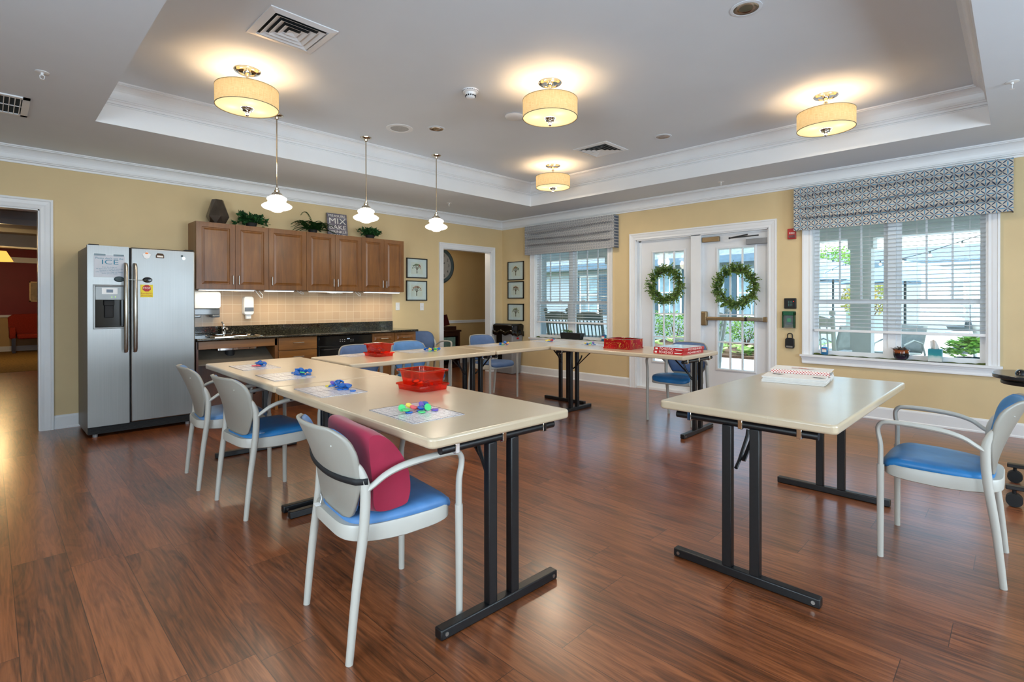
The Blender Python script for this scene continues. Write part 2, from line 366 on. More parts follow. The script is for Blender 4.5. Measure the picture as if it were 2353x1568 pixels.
# ------------------------------------------------------------------ mesh helpers
class MB:
    def __init__(s): s.v = []; s.f = []; s.mi = []
    def add(s, vs, fs, mi=0, T=None):
        o = len(s.v)
        for p in vs:
            p = Vector(p); s.v.append(T @ p if T is not None else p)
        neg = T is not None and T.to_3x3().determinant() < 0
        for f in fs: q = [i + o for i in f]; s.f.append(q[::-1] if neg else q); s.mi.append(mi)
        return s
    def box(s, a, b, mi=0, T=None):
        x0, y0, z0 = (min(a[i], b[i]) for i in range(3)); x1, y1, z1 = (max(a[i], b[i]) for i in range(3))
        return s.add([(x0, y0, z0), (x1, y0, z0), (x1, y1, z0), (x0, y1, z0), (x0, y0, z1), (x1, y0, z1), (x1, y1, z1), (x0, y1, z1)],
                     [(0, 3, 2, 1), (4, 5, 6, 7), (0, 1, 5, 4), (1, 2, 6, 5), (2, 3, 7, 6), (3, 0, 4, 7)], mi, T)
    def frus(s, a0, a1, z0, b0, b1, z1, mi=0, T=None):   # rectangle a (a0..a1) at z0 to rectangle b at z1
        return s.add([(a0[0], a0[1], z0), (a1[0], a0[1], z0), (a1[0], a1[1], z0), (a0[0], a1[1], z0), (b0[0], b0[1], z1), (b1[0], b0[1], z1), (b1[0], b1[1], z1), (b0[0], b1[1], z1)],
                     [(0, 3, 2, 1), (4, 5, 6, 7), (0, 1, 5, 4), (1, 2, 6, 5), (2, 3, 7, 6), (3, 0, 4, 7)], mi, T)
    def tube(s, pts, r, n=10, mi=0, T=None, flat=1.0, up0=(0, 0, 1)):
        pts = [Vector(p) for p in pts]; m = len(pts); rr = r if isinstance(r, (list, tuple)) else [r] * m
        vs = []; prev = None
        for i, p in enumerate(pts):
            t = (pts[min(i + 1, m - 1)] - pts[max(i - 1, 0)]).normalized()
            if prev is None:
                a = Vector(up0)
                if abs(a.dot(t)) > .95: a = Vector((1, 0, 0))
            else: a = prev
            a = (a - t * a.dot(t)).normalized(); prev = a; b = t.cross(a)
            for k in range(n):
                an = 2 * PI * k / n
                vs.append(p + (a * math.cos(an) * flat + b * math.sin(an)) * rr[i])
        fs = []
        for i in range(m - 1):
            for k in range(n):
                fs.append((i * n + k, i * n + (k + 1) % n, (i + 1) * n + (k + 1) % n, (i + 1) * n + k))
        fs.append(tuple(range(n))[::-1]); fs.append(tuple((m - 1) * n + k for k in range(n)))
        return s.add(vs, fs, mi, T)
    def cyl(s, p0, p1, r, n=20, r2=None, mi=0, T=None):
        return s.tube([p0, p1], [r, r if r2 is None else r2], n, mi, T)
    def lathe(s, prof, c=(0, 0, 0), n=28, mi=0, T=None, cap=True):
        vs = []; fs = []
        for r, z in prof:
            for k in range(n):
                an = 2 * PI * k / n; vs.append((c[0] + r * math.cos(an), c[1] + r * math.sin(an), c[2] + z))
        for i in range(len(prof) - 1):
            for k in range(n):
                fs.append((i * n + k, i * n + (k + 1) % n, (i + 1) * n + (k + 1) % n, (i + 1) * n + k))
        if cap:
            if prof[0][0] > 1e-5: fs.append(tuple(range(n))[::-1])
            if prof[-1][0] > 1e-5: fs.append(tuple((len(prof) - 1) * n + k for k in range(n)))
        return s.add(vs, fs, mi, T)
    def grid(s, fn, nu, nv, mi=0, T=None, cu=False, flip=False):
        vs = [fn(i / (nu if cu else nu - 1), j / (nv - 1)) for j in range(nv) for i in range(nu)]
        fs = []
        for j in range(nv - 1):
            for i in range(nu if cu else nu - 1):
                q = (j * nu + i, j * nu + (i + 1) % nu, (j + 1) * nu + (i + 1) % nu, (j + 1) * nu + i)
                fs.append(q[::-1] if flip else q)
        return s.add(vs, fs, mi, T)
    def prism(s, poly, h0, h1, mi=0, T=None):     # polygon in xy, extruded h0..h1 in z
        n = len(poly)
        return s.add([(p[0], p[1], h0) for p in poly] + [(p[0], p[1], h1) for p in poly],
                     [tuple(range(n))[::-1], tuple(range(n, 2 * n))] + [(i, (i + 1) % n, (i + 1) % n + n, i + n) for i in range(n)], mi, T)
    def ball(s, c, r, n=14, mi=0, T=None, sq=(1, 1, 1)):
        m = n // 2 + 1; vs = []; fs = []
        for j in range(1, m):
            th = PI * j / m
            for k in range(n):
                an = 2 * PI * k / n
                vs.append((c[0] + r * sq[0] * math.sin(th) * math.cos(an), c[1] + r * sq[1] * math.sin(th) * math.sin(an), c[2] + r * sq[2] * math.cos(th)))
        L = m - 1
        for j in range(L - 1):
            for k in range(n): fs.append((j * n + k, (j + 1) * n + k, (j + 1) * n + (k + 1) % n, j * n + (k + 1) % n))
        vs.append((c[0], c[1], c[2] + r * sq[2])); vs.append((c[0], c[1], c[2] - r * sq[2])); a = L * n
        for k in range(n): fs.append((a, k, (k + 1) % n)); fs.append((a + 1, (L - 1) * n + (k + 1) % n, (L - 1) * n + k))
        return s.add(vs, fs, mi, T)
    def build(s, name, mats, parent=None, loc=(0, 0, 0), rot=(0, 0, 0), bevel=0, seg=2, smooth=35, sub=0, solid=0):
        me = bpy.data.meshes.new(name); me.from_pydata([tuple(p) for p in s.v], [], s.f)
        mats = mats if isinstance(mats, (list, tuple)) else [mats]
        for m in mats: me.materials.append(MT[m] if isinstance(m, str) else m)
        for p, i in zip(me.polygons, s.mi): p.material_index = i
        me.validate(); me.update()
        if smooth:
            me.shade_smooth()
            try: me.set_sharp_from_angle(angle=R(smooth))
            except Exception: pass
        o = bpy.data.objects.new(name, me); C.objects.link(o); o.location = loc; o.rotation_euler = rot
        if parent: o.parent = parent
        if solid: md = o.modifiers.new('s', 'SOLIDIFY'); md.thickness = solid; md.offset = 0
        if bevel: md = o.modifiers.new('b', 'BEVEL'); md.width = bevel; md.segments = seg; md.limit_method = 'ANGLE'; md.angle_limit = R(40)
        if sub: md = o.modifiers.new('u', 'SUBSURF'); md.levels = sub; md.render_levels = sub
        return o

def cr(pts, n=4, closed=False):      # smooth curve through points of any dimension
    P = [tuple(p) for p in pts]; m = len(P); out = []
    for i in range(m if closed else m - 1):
        g = (lambda k: P[k % m]) if closed else (lambda k: P[max(0, min(m - 1, k))])
        a, b, c_, d = g(i - 1), g(i), g(i + 1), g(i + 2)
        for j in range(n):
            t = j / n; out.append(tuple(.5 * (2 * q + (r - p) * t + (2 * p - 5 * q + 4 * r - w_) * t * t + (3 * q - p - 3 * r + w_) * t ** 3) for p, q, r, w_ in zip(a, b, c_, d)))
    if not closed: out.append(P[-1])
    return out
def crt(mb, pts, rad, n=12, k=4, **kw):
    q = cr([tuple(p) + (r,) for p, r in zip(pts, rad)], k); return mb.tube([p[:3] for p in q], [p[3] for p in q], n, **kw)
def tag(o, label=None, cat=None, group=None, kind=None):
    if label: o['label'] = label
    if cat: o['category'] = cat
    if group: o['group'] = group
    if kind: o['kind'] = kind
    return o
def thing(name, label, cat, loc=(0, 0, 0), rz=0, group=None, rot=None):
    o = bpy.data.objects.new(name, None); C.objects.link(o); o.empty_display_size = .1
    o.location = loc; o.rotation_euler = rot if rot else (0, 0, rz)
    return tag(o, label, cat, group)
def struct(o): o['kind'] = 'structure'; return o
def kids(o): return [c for c in bpy.data.objects if c.parent == o]
def dup(o, label=None, loc=None, rz=None, parent=None, group=None):
    c = o.copy(); C.objects.link(c)
    if parent is not None: c.parent = parent
    if label: c['label'] = label
    if group: c['group'] = group
    if loc is not None: c.location = loc
    if rz is not None: c.rotation_euler = (0, 0, rz)
    for k in kids(o): dup(k, parent=c)
    return c
def text(name, s, size, mt, T, parent=None, ext=.0008, align='CENTER', width=None):
    cu = bpy.data.curves.new(name, 'FONT'); cu.body = s; cu.size = size; cu.extrude = ext; cu.align_x = align; cu.align_y = 'CENTER'; cu.resolution_u = 3
    t = bpy.data.objects.new(name, cu); C.objects.link(t)
    dg = bpy.context.evaluated_depsgraph_get(); me = bpy.data.meshes.new_from_object(t.evaluated_get(dg))
    bpy.data.objects.remove(t)
    if width:
        xs = [v.co.x for v in me.vertices]; k = width / max(1e-6, max(xs) - min(xs))
        for v in me.vertices: v.co.x *= k
    me.transform(T); me.materials.clear(); me.materials.append(MT[mt] if isinstance(mt, str) else mt)
    o = bpy.data.objects.new(name, me); C.objects.link(o)
    if parent: o.parent = parent
    return o
def TK(x, z, y):       # text frame on a face looking to -Y (kitchen wall side)
    return Matrix.Translation((x, y, z)) @ Matrix.Rotation(R(90), 4, 'X')
def TW(y, z, x):       # text frame on a face looking to -X (window wall side)
    return Matrix.Translation((x, y, z)) @ Matrix.Rotation(R(-90), 4, 'Z') @ Matrix.Rotation(R(90), 4, 'X')
# wall frames: local (u along wall to the viewer's right, d out of the wall into the room, z up)
FK = Matrix(((1, 0, 0, 0), (0, -1, 0, 0), (0, 0, 1, 0), (0, 0, 0, 1)))       # kitchen wall: u=x, d=-y
FW = Matrix(((0, -1, 0, 0), (-1, 0, 0, 0), (0, 0, 1, 0), (0, 0, 0, 1)))      # window wall: u=-y, d=-x

def slab(mb, u0, u1, z0, z1, d0, d1, holes, T):
    us = sorted({u0, u1} | {h[0] for h in holes} | {h[1] for h in holes})
    for a, b in zip(us, us[1:]):
        m = (a + b) / 2; hs = sorted([h for h in holes if h[0] < m < h[1]], key=lambda h: h[2]); z = z0
        for h in hs:
            if h[2] > z: mb.box((a, d0, z), (b, d1, h[2]), T=T)
            z = h[3]
        if z < z1: mb.box((a, d0, z), (b, d1, z1), T=T)
CAS = [(0, 0), (0, .012), (.008, .016), (.03, .014), (.045, .018), (.075, .022), (.082, .028), (.1, .028), (.1, 0)]
def casing(mb, u0, u1, zb, z1, T, prof=CAS, w=None, four=False):
    rings = []
    k = 1 if w is None else w / .1
    for t, d in prof:
        t *= k
        r = [(u0 - t, d, zb - (t if four else 0)), (u0 - t, d, z1 + t), (u1 + t, d, z1 + t), (u1 + t, d, zb - (t if four else 0))]
        rings.append(r)
    for a, b in zip(rings, rings[1:]):
        for i in range(4 if four else 3):
            j = (i + 1) % 4
            mb.add([a[i], a[j], b[j], b[i]], [(0, 1, 2, 3)], T=T)
    if not four:
        mb.add([r[0] for r in rings], [tuple(range(len(rings)))], T=T); mb.add([r[3] for r in rings], [tuple(range(len(rings)))[::-1]], T=T)
def ringprof(mb, x0, y0, x1, y1, prof):      # closed mitred moulding inside a rectangle; prof=(inset, z)
    for (d0, z0), (d1, z1) in zip(prof, prof[1:]):
        A = [(x0 + d0, y0 + d0, z0), (x1 - d0, y0 + d0, z0), (x1 - d0, y1 - d0, z0), (x0 + d0, y1 - d0, z0)]
        B = [(x0 + d1, y0 + d1, z1), (x1 - d1, y0 + d1, z1), (x1 - d1, y1 - d1, z1), (x0 + d1, y1 - d1, z1)]
        for i in range(4):
            j = (i + 1) % 4; mb.add([A[i], A[j], B[j], B[i]], [(0, 1, 2, 3)])

# ------------------------------------------------------------------ the room
X0, Y0, ZC, ZT = -9.2, -10.0, 2.783, 3.125
TX0, TX1, TY0, TY1 = -6.145, -.79, -6.745, -1.445
f = MB(); f.box((X0, Y0, -.05), (0.14, 6.3, 0)); f.box((-1.5, 0.14, -.05), (1.3, 1.6, -.0005))
struct(f.build('floor', 'floor', smooth=0))
c = MB()
G = .0006; c.box((X0, Y0, ZC), (TX0 - G, 0, ZC + .05)); c.box((TX1 + G, Y0, ZC), (0, 0, ZC + .05))
c.box((TX0 - G, TY1 + G, ZC), (TX1 + G, 0, ZC + .05)); c.box((TX0 - G, Y0, ZC), (TX1 + G, TY0 - G, ZC + .05))
c.box((TX0 - .05, TY0 - .05, ZT), (TX1 + .05, TY1 + .05, ZT + .05))
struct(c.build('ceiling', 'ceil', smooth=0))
c = MB()
c.box((TX0 - .02, TY0, ZC + .0012), (TX0, TY1, ZT)); c.box((TX1, TY0, ZC + .0012), (TX1 + .02, TY1, ZT))
c.box((TX0, TY0 - .02, ZC + .0012), (TX1, TY0, ZT)); c.box((TX0, TY1, ZC + .0012), (TX1, TY1 + .02, ZT))
struct(c.build('trim_1', mat('tray_side_paint', 'eceef0', .5, ns=3, na=.01), smooth=0))
def crown(z, h=.156, p=.10):
    pr = [(0, -h), (.012, -h), (.014, -h + .018), (.026, -h + .024), (.026, -h + .034), (.034, -h + .037)]
    for i in range(9):
        a = i / 8 * PI / 2; pr.append((.034 + (p - .048) * (1 - math.cos(a)), -h + .040 + (h - .062) * math.sin(a)))
    pr += [(p - .012, -.022), (p - .012, -.014), (p - .002, -.012), (p, -.006), (p, 0)]
    return [(d, z + q) for d, q in pr]
m = MB(); ringprof(m, X0, Y0, 0, 0, crown(ZC)); struct(m.build('trim_2', 'trim', smooth=25))
m = MB(); ringprof(m, TX0, TY0, TX1, TY1, crown(ZT, .165, .105)); struct(m.build('trim_3', 'trim', smooth=25))
m = MB()
for zz in (ZT - .178,): ringprof(m, TX0, TY0, TX1, TY1, [(0, zz + .012), (.004, zz + .010), (.004, zz), (0, zz - .002)])
struct(m.build('trim_4', 'trim', smooth=0))
# walls
D1 = (-7.33, -6.415, 0, 2.2); D2 = (-1.397, -.3, 0, 2.195)
w = MB(); slab(w, X0, 0.14, 0, ZC + .05, 0, -.14, [D1, D2], FK); struct(w.build('wall_back', 'wall', smooth=0))
W1 = (.816, 2.346, .66, 2.30); DR = (2.847, 4.706, 0, 2.195); W2 = (5.179, 6.70, .66, 2.30)
w = MB(); slab(w, -.0, 10, 0, ZC + .05, 0, -.14, [W1, DR, W2], FW); struct(w.build('wall_right', 'wall', smooth=0))
w = MB(); w.box((X0 - .14, Y0, 0), (X0, .14, ZC + .05)); struct(w.build('wall_left', 'wall', smooth=0))
w = MB(); w.box((X0 - .14, Y0 - .14, 0), (.14, Y0, ZC + .05)); struct(w.build('wall_front', 'wall', smooth=0))
# jambs and casings
def jamb(mb, u0, u1, z1, T, dep=.14, t=.012, sill=None):
    mb.box((u0, .0, 0 if sill is None else sill), (u0 + t, -dep, z1), T=T); mb.box((u1 - t, 0, 0 if sill is None else sill), (u1, -dep, z1), T=T)
    mb.box((u0, 0, z1 - t), (u1, -dep, z1), T=T)
m = MB(); casing(m, -7.33, -6.415, 0, 2.2, FK); jamb(m, -7.33, -6.415, 2.2, FK); struct(m.build('trim_5', 'trim', smooth=25))
m = MB(); casing(m, -1.397, -.3, 0, 2.195, FK, w=.09); jamb(m, -1.397, -.3, 2.195, FK); struct(m.build('trim_6', 'trim', smooth=25))
m = MB(); casing(m, 2.847, 4.706, 0, 2.195, FW); jamb(m, 2.847, 4.706, 2.195, FW); struct(m.build('trim_7', 'trim', smooth=25))
# baseboards
BB = [(0, 0), (.018, 0), (.018, .014), (.012, .022), (.012, .118), (.008, .132), (.002, .138), (0, .138)]
def base(mb, u0, u1, T):
    vs = [(u0, d, z) for d, z in BB] + [(u1, d, z) for d, z in BB]; n = len(BB)
    mb.add(vs, [(i, i + 1, i + 1 + n, i + n) for i in range(n - 1)] + [tuple(range(n)), tuple(range(n, 2 * n))[::-1]], T=T)
m = MB(); base(m, X0, -7.43, FK); base(m, -6.313, -5.2, FK); base(m, -2.36, -1.487, FK); base(m, -.21, 0, FK); struct(m.build('baseboard_back', 'trim', smooth=0))
m = MB(); base(m, 0, 2.747, FW); base(m, 4.806, 10, FW); struct(m.build('baseboard_right', 'trim', smooth=0))

# ---- windows 1 and 2 (two double hung units each)
def window(n, w):
    u0, u1, z0, z1 = w; root = bpy.data.objects.new('window_%d' % n, None); C.objects.link(root); root['kind'] = 'structure'
    m = MB(); casing(m, u0, u1, z0, z1, FW, w=.09)
    for a, b in ((u0, u0 + .012), (u1 - .012, u1)): m.box((a, 0, z0), (b, -.14, z1), T=FW)
    m.box((u0, 0, z1 - .012), (u1, -.14, z1), T=FW)
    # stool and apron
    m.box((u0 - .11, .05, z0 - .024), (u1 + .11, 0, z0), T=FW); m.box((u0, 0, z0 - .02), (u1, -.14, z0), T=FW)
    m.box((u0 - .10, .028, z0 - .045), (u1 + .10, 0, z0 - .024), T=FW); m.box((u0 - .095, .018, z0 - .09), (u1 + .095, 0, z0 - .045), T=FW)
    m.box((u0 - .09, .024, z0 - .105), (u1 + .09, 0, z0 - .09), T=FW)
    m.build('window_frame', 'trim', root, smooth=25)
    mid = (u0 + u1) / 2; zr = z0 + .615
    for a, b in ((u0 + .012, mid - .035), (mid + .035, u1 - .012)):
        s = MB(); fr = .045
        for (za, zb, d) in ((z0, zr + .02, -.072), (zr - .02, z1, -.104)):
            s.box((a, d, za), (a + fr, d - .03, zb), T=FW); s.box((b - fr, d, za), (b, d - .03, zb), T=FW)
            s.box((a + fr, d - .001, za), (b - fr, d - .029, za + (.05 if za == z0 else .04)), T=FW); s.box((a + fr, d - .001, zb - .04), (b - fr, d - .029, zb), T=FW)
        for k in (1, 2):
            uu = a + fr + (b - a - 2 * fr) * k / 3; s.box((uu - .009, -.112, zr), (uu + .009, -.128, z1), T=FW)
        for k in (.3, .72):
            uu = a + (b - a) * k; s.box((uu - .03, -.06, zr + .02), (uu + .03, -.075, zr + .034), T=FW)
        s.build('sash', 'trim', root, smooth=0)
        g = MB(); g.box((a + .03, -.088, z0 + .03), (b - .03, -.091, zr), T=FW); g.box((a + .03, -.118, zr), (b - .03, -.121, z1 - .02), T=FW)
        g.build('pane', 'glass', root, smooth=0)
    s = MB(); s.box((mid - .035, -.06, z0), (mid + .035, -.14, z1), T=FW); s.build('mullion', 'trim', root, smooth=0)
window(1, W1); window(2, W2)

def blind(u0, u1, zb, zt, label, lab2):
    t = thing('window_blind', label, 'blind', (-0.0, -(u0 + u1) / 2, zb), group=None)
    hw = (u1 - u0) / 2; F = FW.copy()
    s = MB(); z = .045; n = int((zt - zb - .05) / .0435)
    for i in range(n):
        zz = .05 + i * .0435; s.add([(-hw, -.012, zz - .004), (hw, -.012, zz - .004), (hw, -.062, zz + .004), (-hw, -.062, zz + .004), (-hw, -.037, zz + .0025), (hw, -.037, zz + .0025)],
                                    [(0, 1, 5, 4), (4, 5, 2, 3)], T=F)
    s.build('slats', 'slat', t, smooth=0, solid=.0022)
    s = MB(); s.box((-hw, -.010, -.012), (hw, -.064, .016), T=F); s.build('bottom_rail', 'white_pl', t, bevel=.003)
    s = MB(); s.box((-hw, .0, zt - zb - .02), (hw, -.065, zt - zb + .03), T=F); s.build('head_rail', 'white_pl', t)
    for k in range(4):
        uu = -hw + .12 + (2 * hw - .24) * k / 3; s = MB()
        s.cyl((uu, -.011, 0), (uu, -.011, zt - zb), .0011, 5, T=F); s.cyl((uu, -.063, 0), (uu, -.063, zt - zb), .0011, 5, T=F)
        s.build('ladder_cord', 'white_pl', t, smooth=0)
    return t
blind(.86, 2.335, .935, 2.25, 'white horizontal slat blind hanging in the window behind the seed planter', '')
blind(5.21, 6.69, .945, 2.25, 'white horizontal slat blind in the large window behind the potted succulent', '')

def valance(u0, u1, z0, z1, dep, mt, label, seed):
    rnd = random.Random(seed); t = thing('window_valance', label, 'valance', (0, -(u0 + u1) / 2, z0)); hw = (u1 - u0) / 2; H = z1 - z0
    folds = [.26, .50, .74]
    def fn(u, v):   # v 0 bottom..1 top
        x = -hw + 2 * hw * u; e = min(1, min(u, 1 - u) / .06)
        d = dep; sag = 0
        for k, f0 in enumerate(folds):
            ff = f0 + .035 * math.sin(u * 3.1 + k * 1.7 + seed) * e
            q = (v - ff) / .05
            d += e * (.034 * math.exp(-(q - 1.0) ** 2) - .040 * math.exp(-q * q * 2.5))
        d += .004 * math.sin(u * 23 + v * 9 + seed)
        return (x, d, H * v - .008 * e * math.sin(PI * u) * (1 - v))
    m = MB(); m.grid(fn, 60, 64, T=FW)
    m.box((-hw, 0, 0), (-hw + .006, dep, H), T=FW); m.box((hw - .006, 0, 0), (hw, dep, H), T=FW); m.box((-hw, 0, H - .006), (hw, dep, H), T=FW)
    m.build('gathered_fabric', mt, t, smooth=60)
valance(.69, 2.545, 2.11, 2.61, .12, 'val1', 'charcoal lattice patterned fabric valance over the window with the planter', 1)
valance(5.025, 6.88, 2.115, 2.612, .12, 'val2', 'blue lattice patterned fabric valance over the window with the potted succulent', 3)

# ---- exit doors
def door(n, u0, u1, g, dz=.02):
    root = bpy.data.objects.new('door_%d' % n, None); C.objects.link(root); root['kind'] = 'structure'
    m = MB(); a, b, zb, zt = g; slab(m, u0, u1, dz, 2.165, -.07, -.115, [g], FW)
    m.build('door_slab', 'door', root, smooth=0)
    m = MB(); fr = [(0, .0), (0, .012), (.012, .014), (.028, .008), (.028, 0)]
    T2 = FW @ Matrix.Translation((0, -.07, 0)); casing(m, a + .0, b - .0, zb + 0, zt, T2, prof=[(t, d) for t, d in fr], four=True)
    m.build('glass_frame', 'door', root, smooth=0)
    m = MB(); m.box((a, -.09, zb), (b, -.094, zt), T=FW); m.build('pane', 'glass', root, smooth=0)
    m = MB()
    for k in (1, 2): uu = a + (b - a) * k / 3; m.box((uu - .009, -.078, zb), (uu + .009, -.106, zt), T=FW)
    for zz in (zb + .355, 1.09 + .02): m.box((a, -.0785, zz - .008), (b, -.1055, zz + .008), T=FW)
    m.build('muntin_bars', 'trim', root, smooth=0)
    return root
d1 = door(1, 2.90, 3.70, (3.093, 3.569, .418, 2.0)); d2 = door(2, 3.84, 4.70, (4.048, 4.516, .39, 1.985))
m = MB(); m.box((3.70, 0, 0), (3.84, -.13, 2.195), T=FW); m.box((2.85, -.06, 2.165), (4.706, -.13, 2.195), T=FW)
m.box((2.85, -.06, 0), (2.9, -.13, 2.195), T=FW); m.box((2.85, .004, 0), (4.70, -.14, .035), T=FW)
struct(m.build('trim_8', 'trim', smooth=0, bevel=.003))
t = thing('exit_bar', 'brass toned push bar across the exit door with the upper closer', 'door hardware', (-.0, -3.87, 1.055))
m = MB(); m.box((-.035, -.068, -.095), (.045, -.01, .095), T=FW); m.build('latch_case', 'bronze', t, bevel=.012, seg=3)
m = MB(); m.box((.045, -.045, -.022), (.55, .005, .024), T=FW); m.build('push_bar', 'bronze', t, bevel=.008, seg=3)
m = MB(); m.box((.545, -.05, -.026), (.58, .008, .028), T=FW); m.build('bar_joint', 'blackm', t, bevel=.006)
m = MB(); m.box((.578, -.05, -.023), (.775, .004, .025), T=FW); m.build('bar_end', 'brushed', t, bevel=.006)
m = MB(); m.box((.77, -.068, -.03), (.825, .006, .032), T=FW); m.build('end_bracket', 'bronze', t, bevel=.006)
t = thing('door_closer', 'grey door closer with folding arm above the exit door glass', 'door hardware', (0, -4.40, 2.03))
m = MB(); m.box((.03, -.07, -.02), (.30, -.01, .05), T=FW); m.build('closer_body', 'grey_pl', t, bevel=.004)
m = MB(); m.tube([(-.16, .03, .075), (.06, .01, .105)], .009, 6, T=FW); m.tube([(-.16, .03, .075), (.18, -.03, .09)], .008, 6, T=FW); m.ball((-.16, .03, .075), .014, 8, T=FW)
m.build('closer_arm', 'blackm', t)
t = tag(MB().box((3.85, -.069, 2.085), (4.08, -.02, 2.15), T=FW).build('door_bracket', 'bronze', bevel=.004), 'bronze metal box fixed to the top corner of the exit door', 'door hardware')

# ------------------------------------------------------------------ wall pictures
def branch(mb, x, z, a, L, r, dep, rnd, tips):
    x2 = x + L * math.sin(a); z2 = z + L * math.cos(a); nx, nz = math.cos(a), -math.sin(a); r2 = r * .68
    mb.add([(x - nx * r, 0, z - nz * r), (x + nx * r, 0, z + nz * r), (x2 + nx * r2, 0, z2 + nz * r2), (x2 - nx * r2, 0, z2 - nz * r2),
            (x - nx * r, .0012, z - nz * r), (x + nx * r, .0012, z + nz * r), (x2 + nx * r2, .0012, z2 + nz * r2), (x2 - nx * r2, .0012, z2 - nz * r2)],
           [(4, 5, 6, 7), (0, 1, 5, 4), (1, 2, 6, 5), (2, 3, 7, 6), (3, 0, 4, 7)])
    if dep == 0: tips.append((x2, z2)); return
    for k in ((-.55, .5) if dep > 1 else (-.7, -.1, .6)):
        branch(mb, x2, z2, a + k + rnd.uniform(-.15, .15), L * rnd.uniform(.68, .85), r2, dep - 1, rnd, tips)
def picture(F, u, z, wd_, ht, label, leafcols, seed):
    rnd = random.Random(seed); t = thing('framed_picture', label, 'picture', F @ Vector((u, 0, z)), group=None)
    F3 = F.to_3x3().to_4x4(); m = MB(); b = .016; a, h = wd_ / 2, ht / 2
    for (p, q) in (((-a, 0, -h), (-a + b, .02, h)), ((a - b, 0, -h), (a, .02, h)), ((-a, 0, h - b), (a, .02, h)), ((-a, 0, -h), (a, .02, -h + b))): m.box(p, q, T=F3)
    m.build('frame', 'frame', t, smooth=0)
    m = MB(); m.box((-a + .01, 0, -h + .01), (a - .01, .009, h - .01), T=F3); m.build('picture_mat', 'picmat', t, smooth=0)
    m = MB(); m.box((-a * .56, .009, -h * .60), (a * .56, .0098, h * .60), T=F3); m.build('print_sheet', mat('cream_print_sheet', 'e4e1dc', .6, ns=30, na=.01), t, smooth=0)
    T2 = F3 @ Matrix.Translation((0, .0098, 0)); m = MB(); tips = []
    m2 = MB(); branch(m2, 0, -h * .5, 0, ht * .17, .008, 0, rnd, []); 
    for k in (-.62, -.2, .25, .66): branch(m2, 0, -h * .5 + ht * .165, k, ht * .11, .0045, 3, rnd, tips)
    m2.v = [T2 @ v for v in m2.v]; m2.build('tree_print', 'twig', t, smooth=0)
    if leafcols:
        m = MB(); mm = [mat('print_leaf_%s' % c, c, .6, ns=30) for c in leafcols]
        for (x, zz) in tips:
            i = min(len(mm) - 1, int((x + a * .5) / a * len(mm))) if len(mm) > 1 else 0; i = max(0, i)
            for _ in range(2):
                px, pz = x + rnd.uniform(-.006, .006), zz + rnd.uniform(-.006, .006)
                m.prism([(px + .004 * math.cos(k * 1.05), pz + .004 * math.sin(k * 1.05)) for k in range(6)], .0, .0016, mi=i, T=T2 @ Matrix(((1, 0, 0, 0), (0, 0, 1, 0), (0, 1, 0, 0), (0, 0, 0, 1))))
        m.build('leaf_print', mm, t, smooth=0)
    g = MB(); g.box((-a + .012, .0135, -h + .012), (a - .012, .0145, h - .012), T=F3); g.build('glazing', 'glass', t, smooth=0)
picture(FK, -1.932, 1.826, .40, .32, 'black framed tree print with green and red leaves, beside the wall cabinets', ['5b7a4b', '8aa06a', 'd1483a'], 1)
picture(FK, -1.938, 1.465, .40, .322, 'black framed tree print with orange leaves, hung above the light switch', ['c8774d'], 2)
picture(FW, .358, 1.853, .405, .34, 'black framed tree print with orange and teal leaves, top of three by the window', ['c98a4e', 'c98a4e', '3f7f70'], 3)
picture(FW, .358, 1.503, .405, .315, 'black framed tree print with brown leaves, middle of three by the window', ['a8745a'], 4)
picture(FW, .358, 1.096, .405, .31, 'black framed tree print with pale leaves, lowest of three above the bin', ['a9a878'], 5)

def plate(F, u, z, kind, label):
    t = thing('wall_outlet' if kind == 'o' else 'light_switch', label, 'outlet' if kind == 'o' else 'switch', F @ Vector((u, 0, z))); F3 = F.to_3x3().to_4x4()
    m = MB(); m.box((-.037, 0, -.06), (.037, .006, .06), T=F3); m.build('cover_plate', 'white_pl', t, bevel=.003)
    if kind == 'o':
        for dz in (-.022, .022): m = MB(); m.cyl((0, .004, dz), (0, .009, dz), .016, 16, T=F3); m.build('socket', 'trim', t)
    else: m = MB(); m.box((-.006, .004, -.012), (.006, .016, .010), T=F3); m.build('toggle', 'white_pl', t, bevel=.002)
plate(FK, -2.29, 1.215, 'o', 'white wall outlet between the tiled backsplash and the lower tree print')
plate(FK, -1.832, 1.208, 's', 'white light switch under the lower framed tree print')

# ------------------------------------------------------------------ kitchen run
UZ0, UZ1, UY = 1.43, 2.197, -.33
ux = [-5.135, -4.728, -4.347, -3.877, -3.483, -3.087, -2.731, -2.392]
def raised_door(mb, x0, x1, z0, z1, y, th=.02, st=.055):
    """frame and raised centre panel, front face at y looking to -Y"""
    fb = y
    pr = [(0, th), (0, 0), (st, 0), (st + .006, .007), (st + .012, .007), (st + .032, .001), (st + .034, 0.001)]
    rings = [[(x0 + t, fb + d, z0 + t), (x1 - t, fb + d, z0 + t), (x1 - t, fb + d, z1 - t), (x0 + t, fb + d, z1 - t)] for t, d in pr]
    for a, b in zip(rings, rings[1:]):
        for i in range(4): j = (i + 1) % 4; mb.add([a[i], a[j], b[j], b[i]], [(0, 1, 2, 3)])
    mb.add(rings[-1], [(0, 1, 2, 3)])
def pull(mb, x, z, y, L=.1, vert=True):
    d = (0, 0, L / 2) if vert else (L / 2, 0, 0); p = Vector((x, y, z)); d = Vector(d); o = Vector((0, -.026, 0))
    mb.tube([p - d, p - d + o, p + d + o, p + d], .0045, 8)
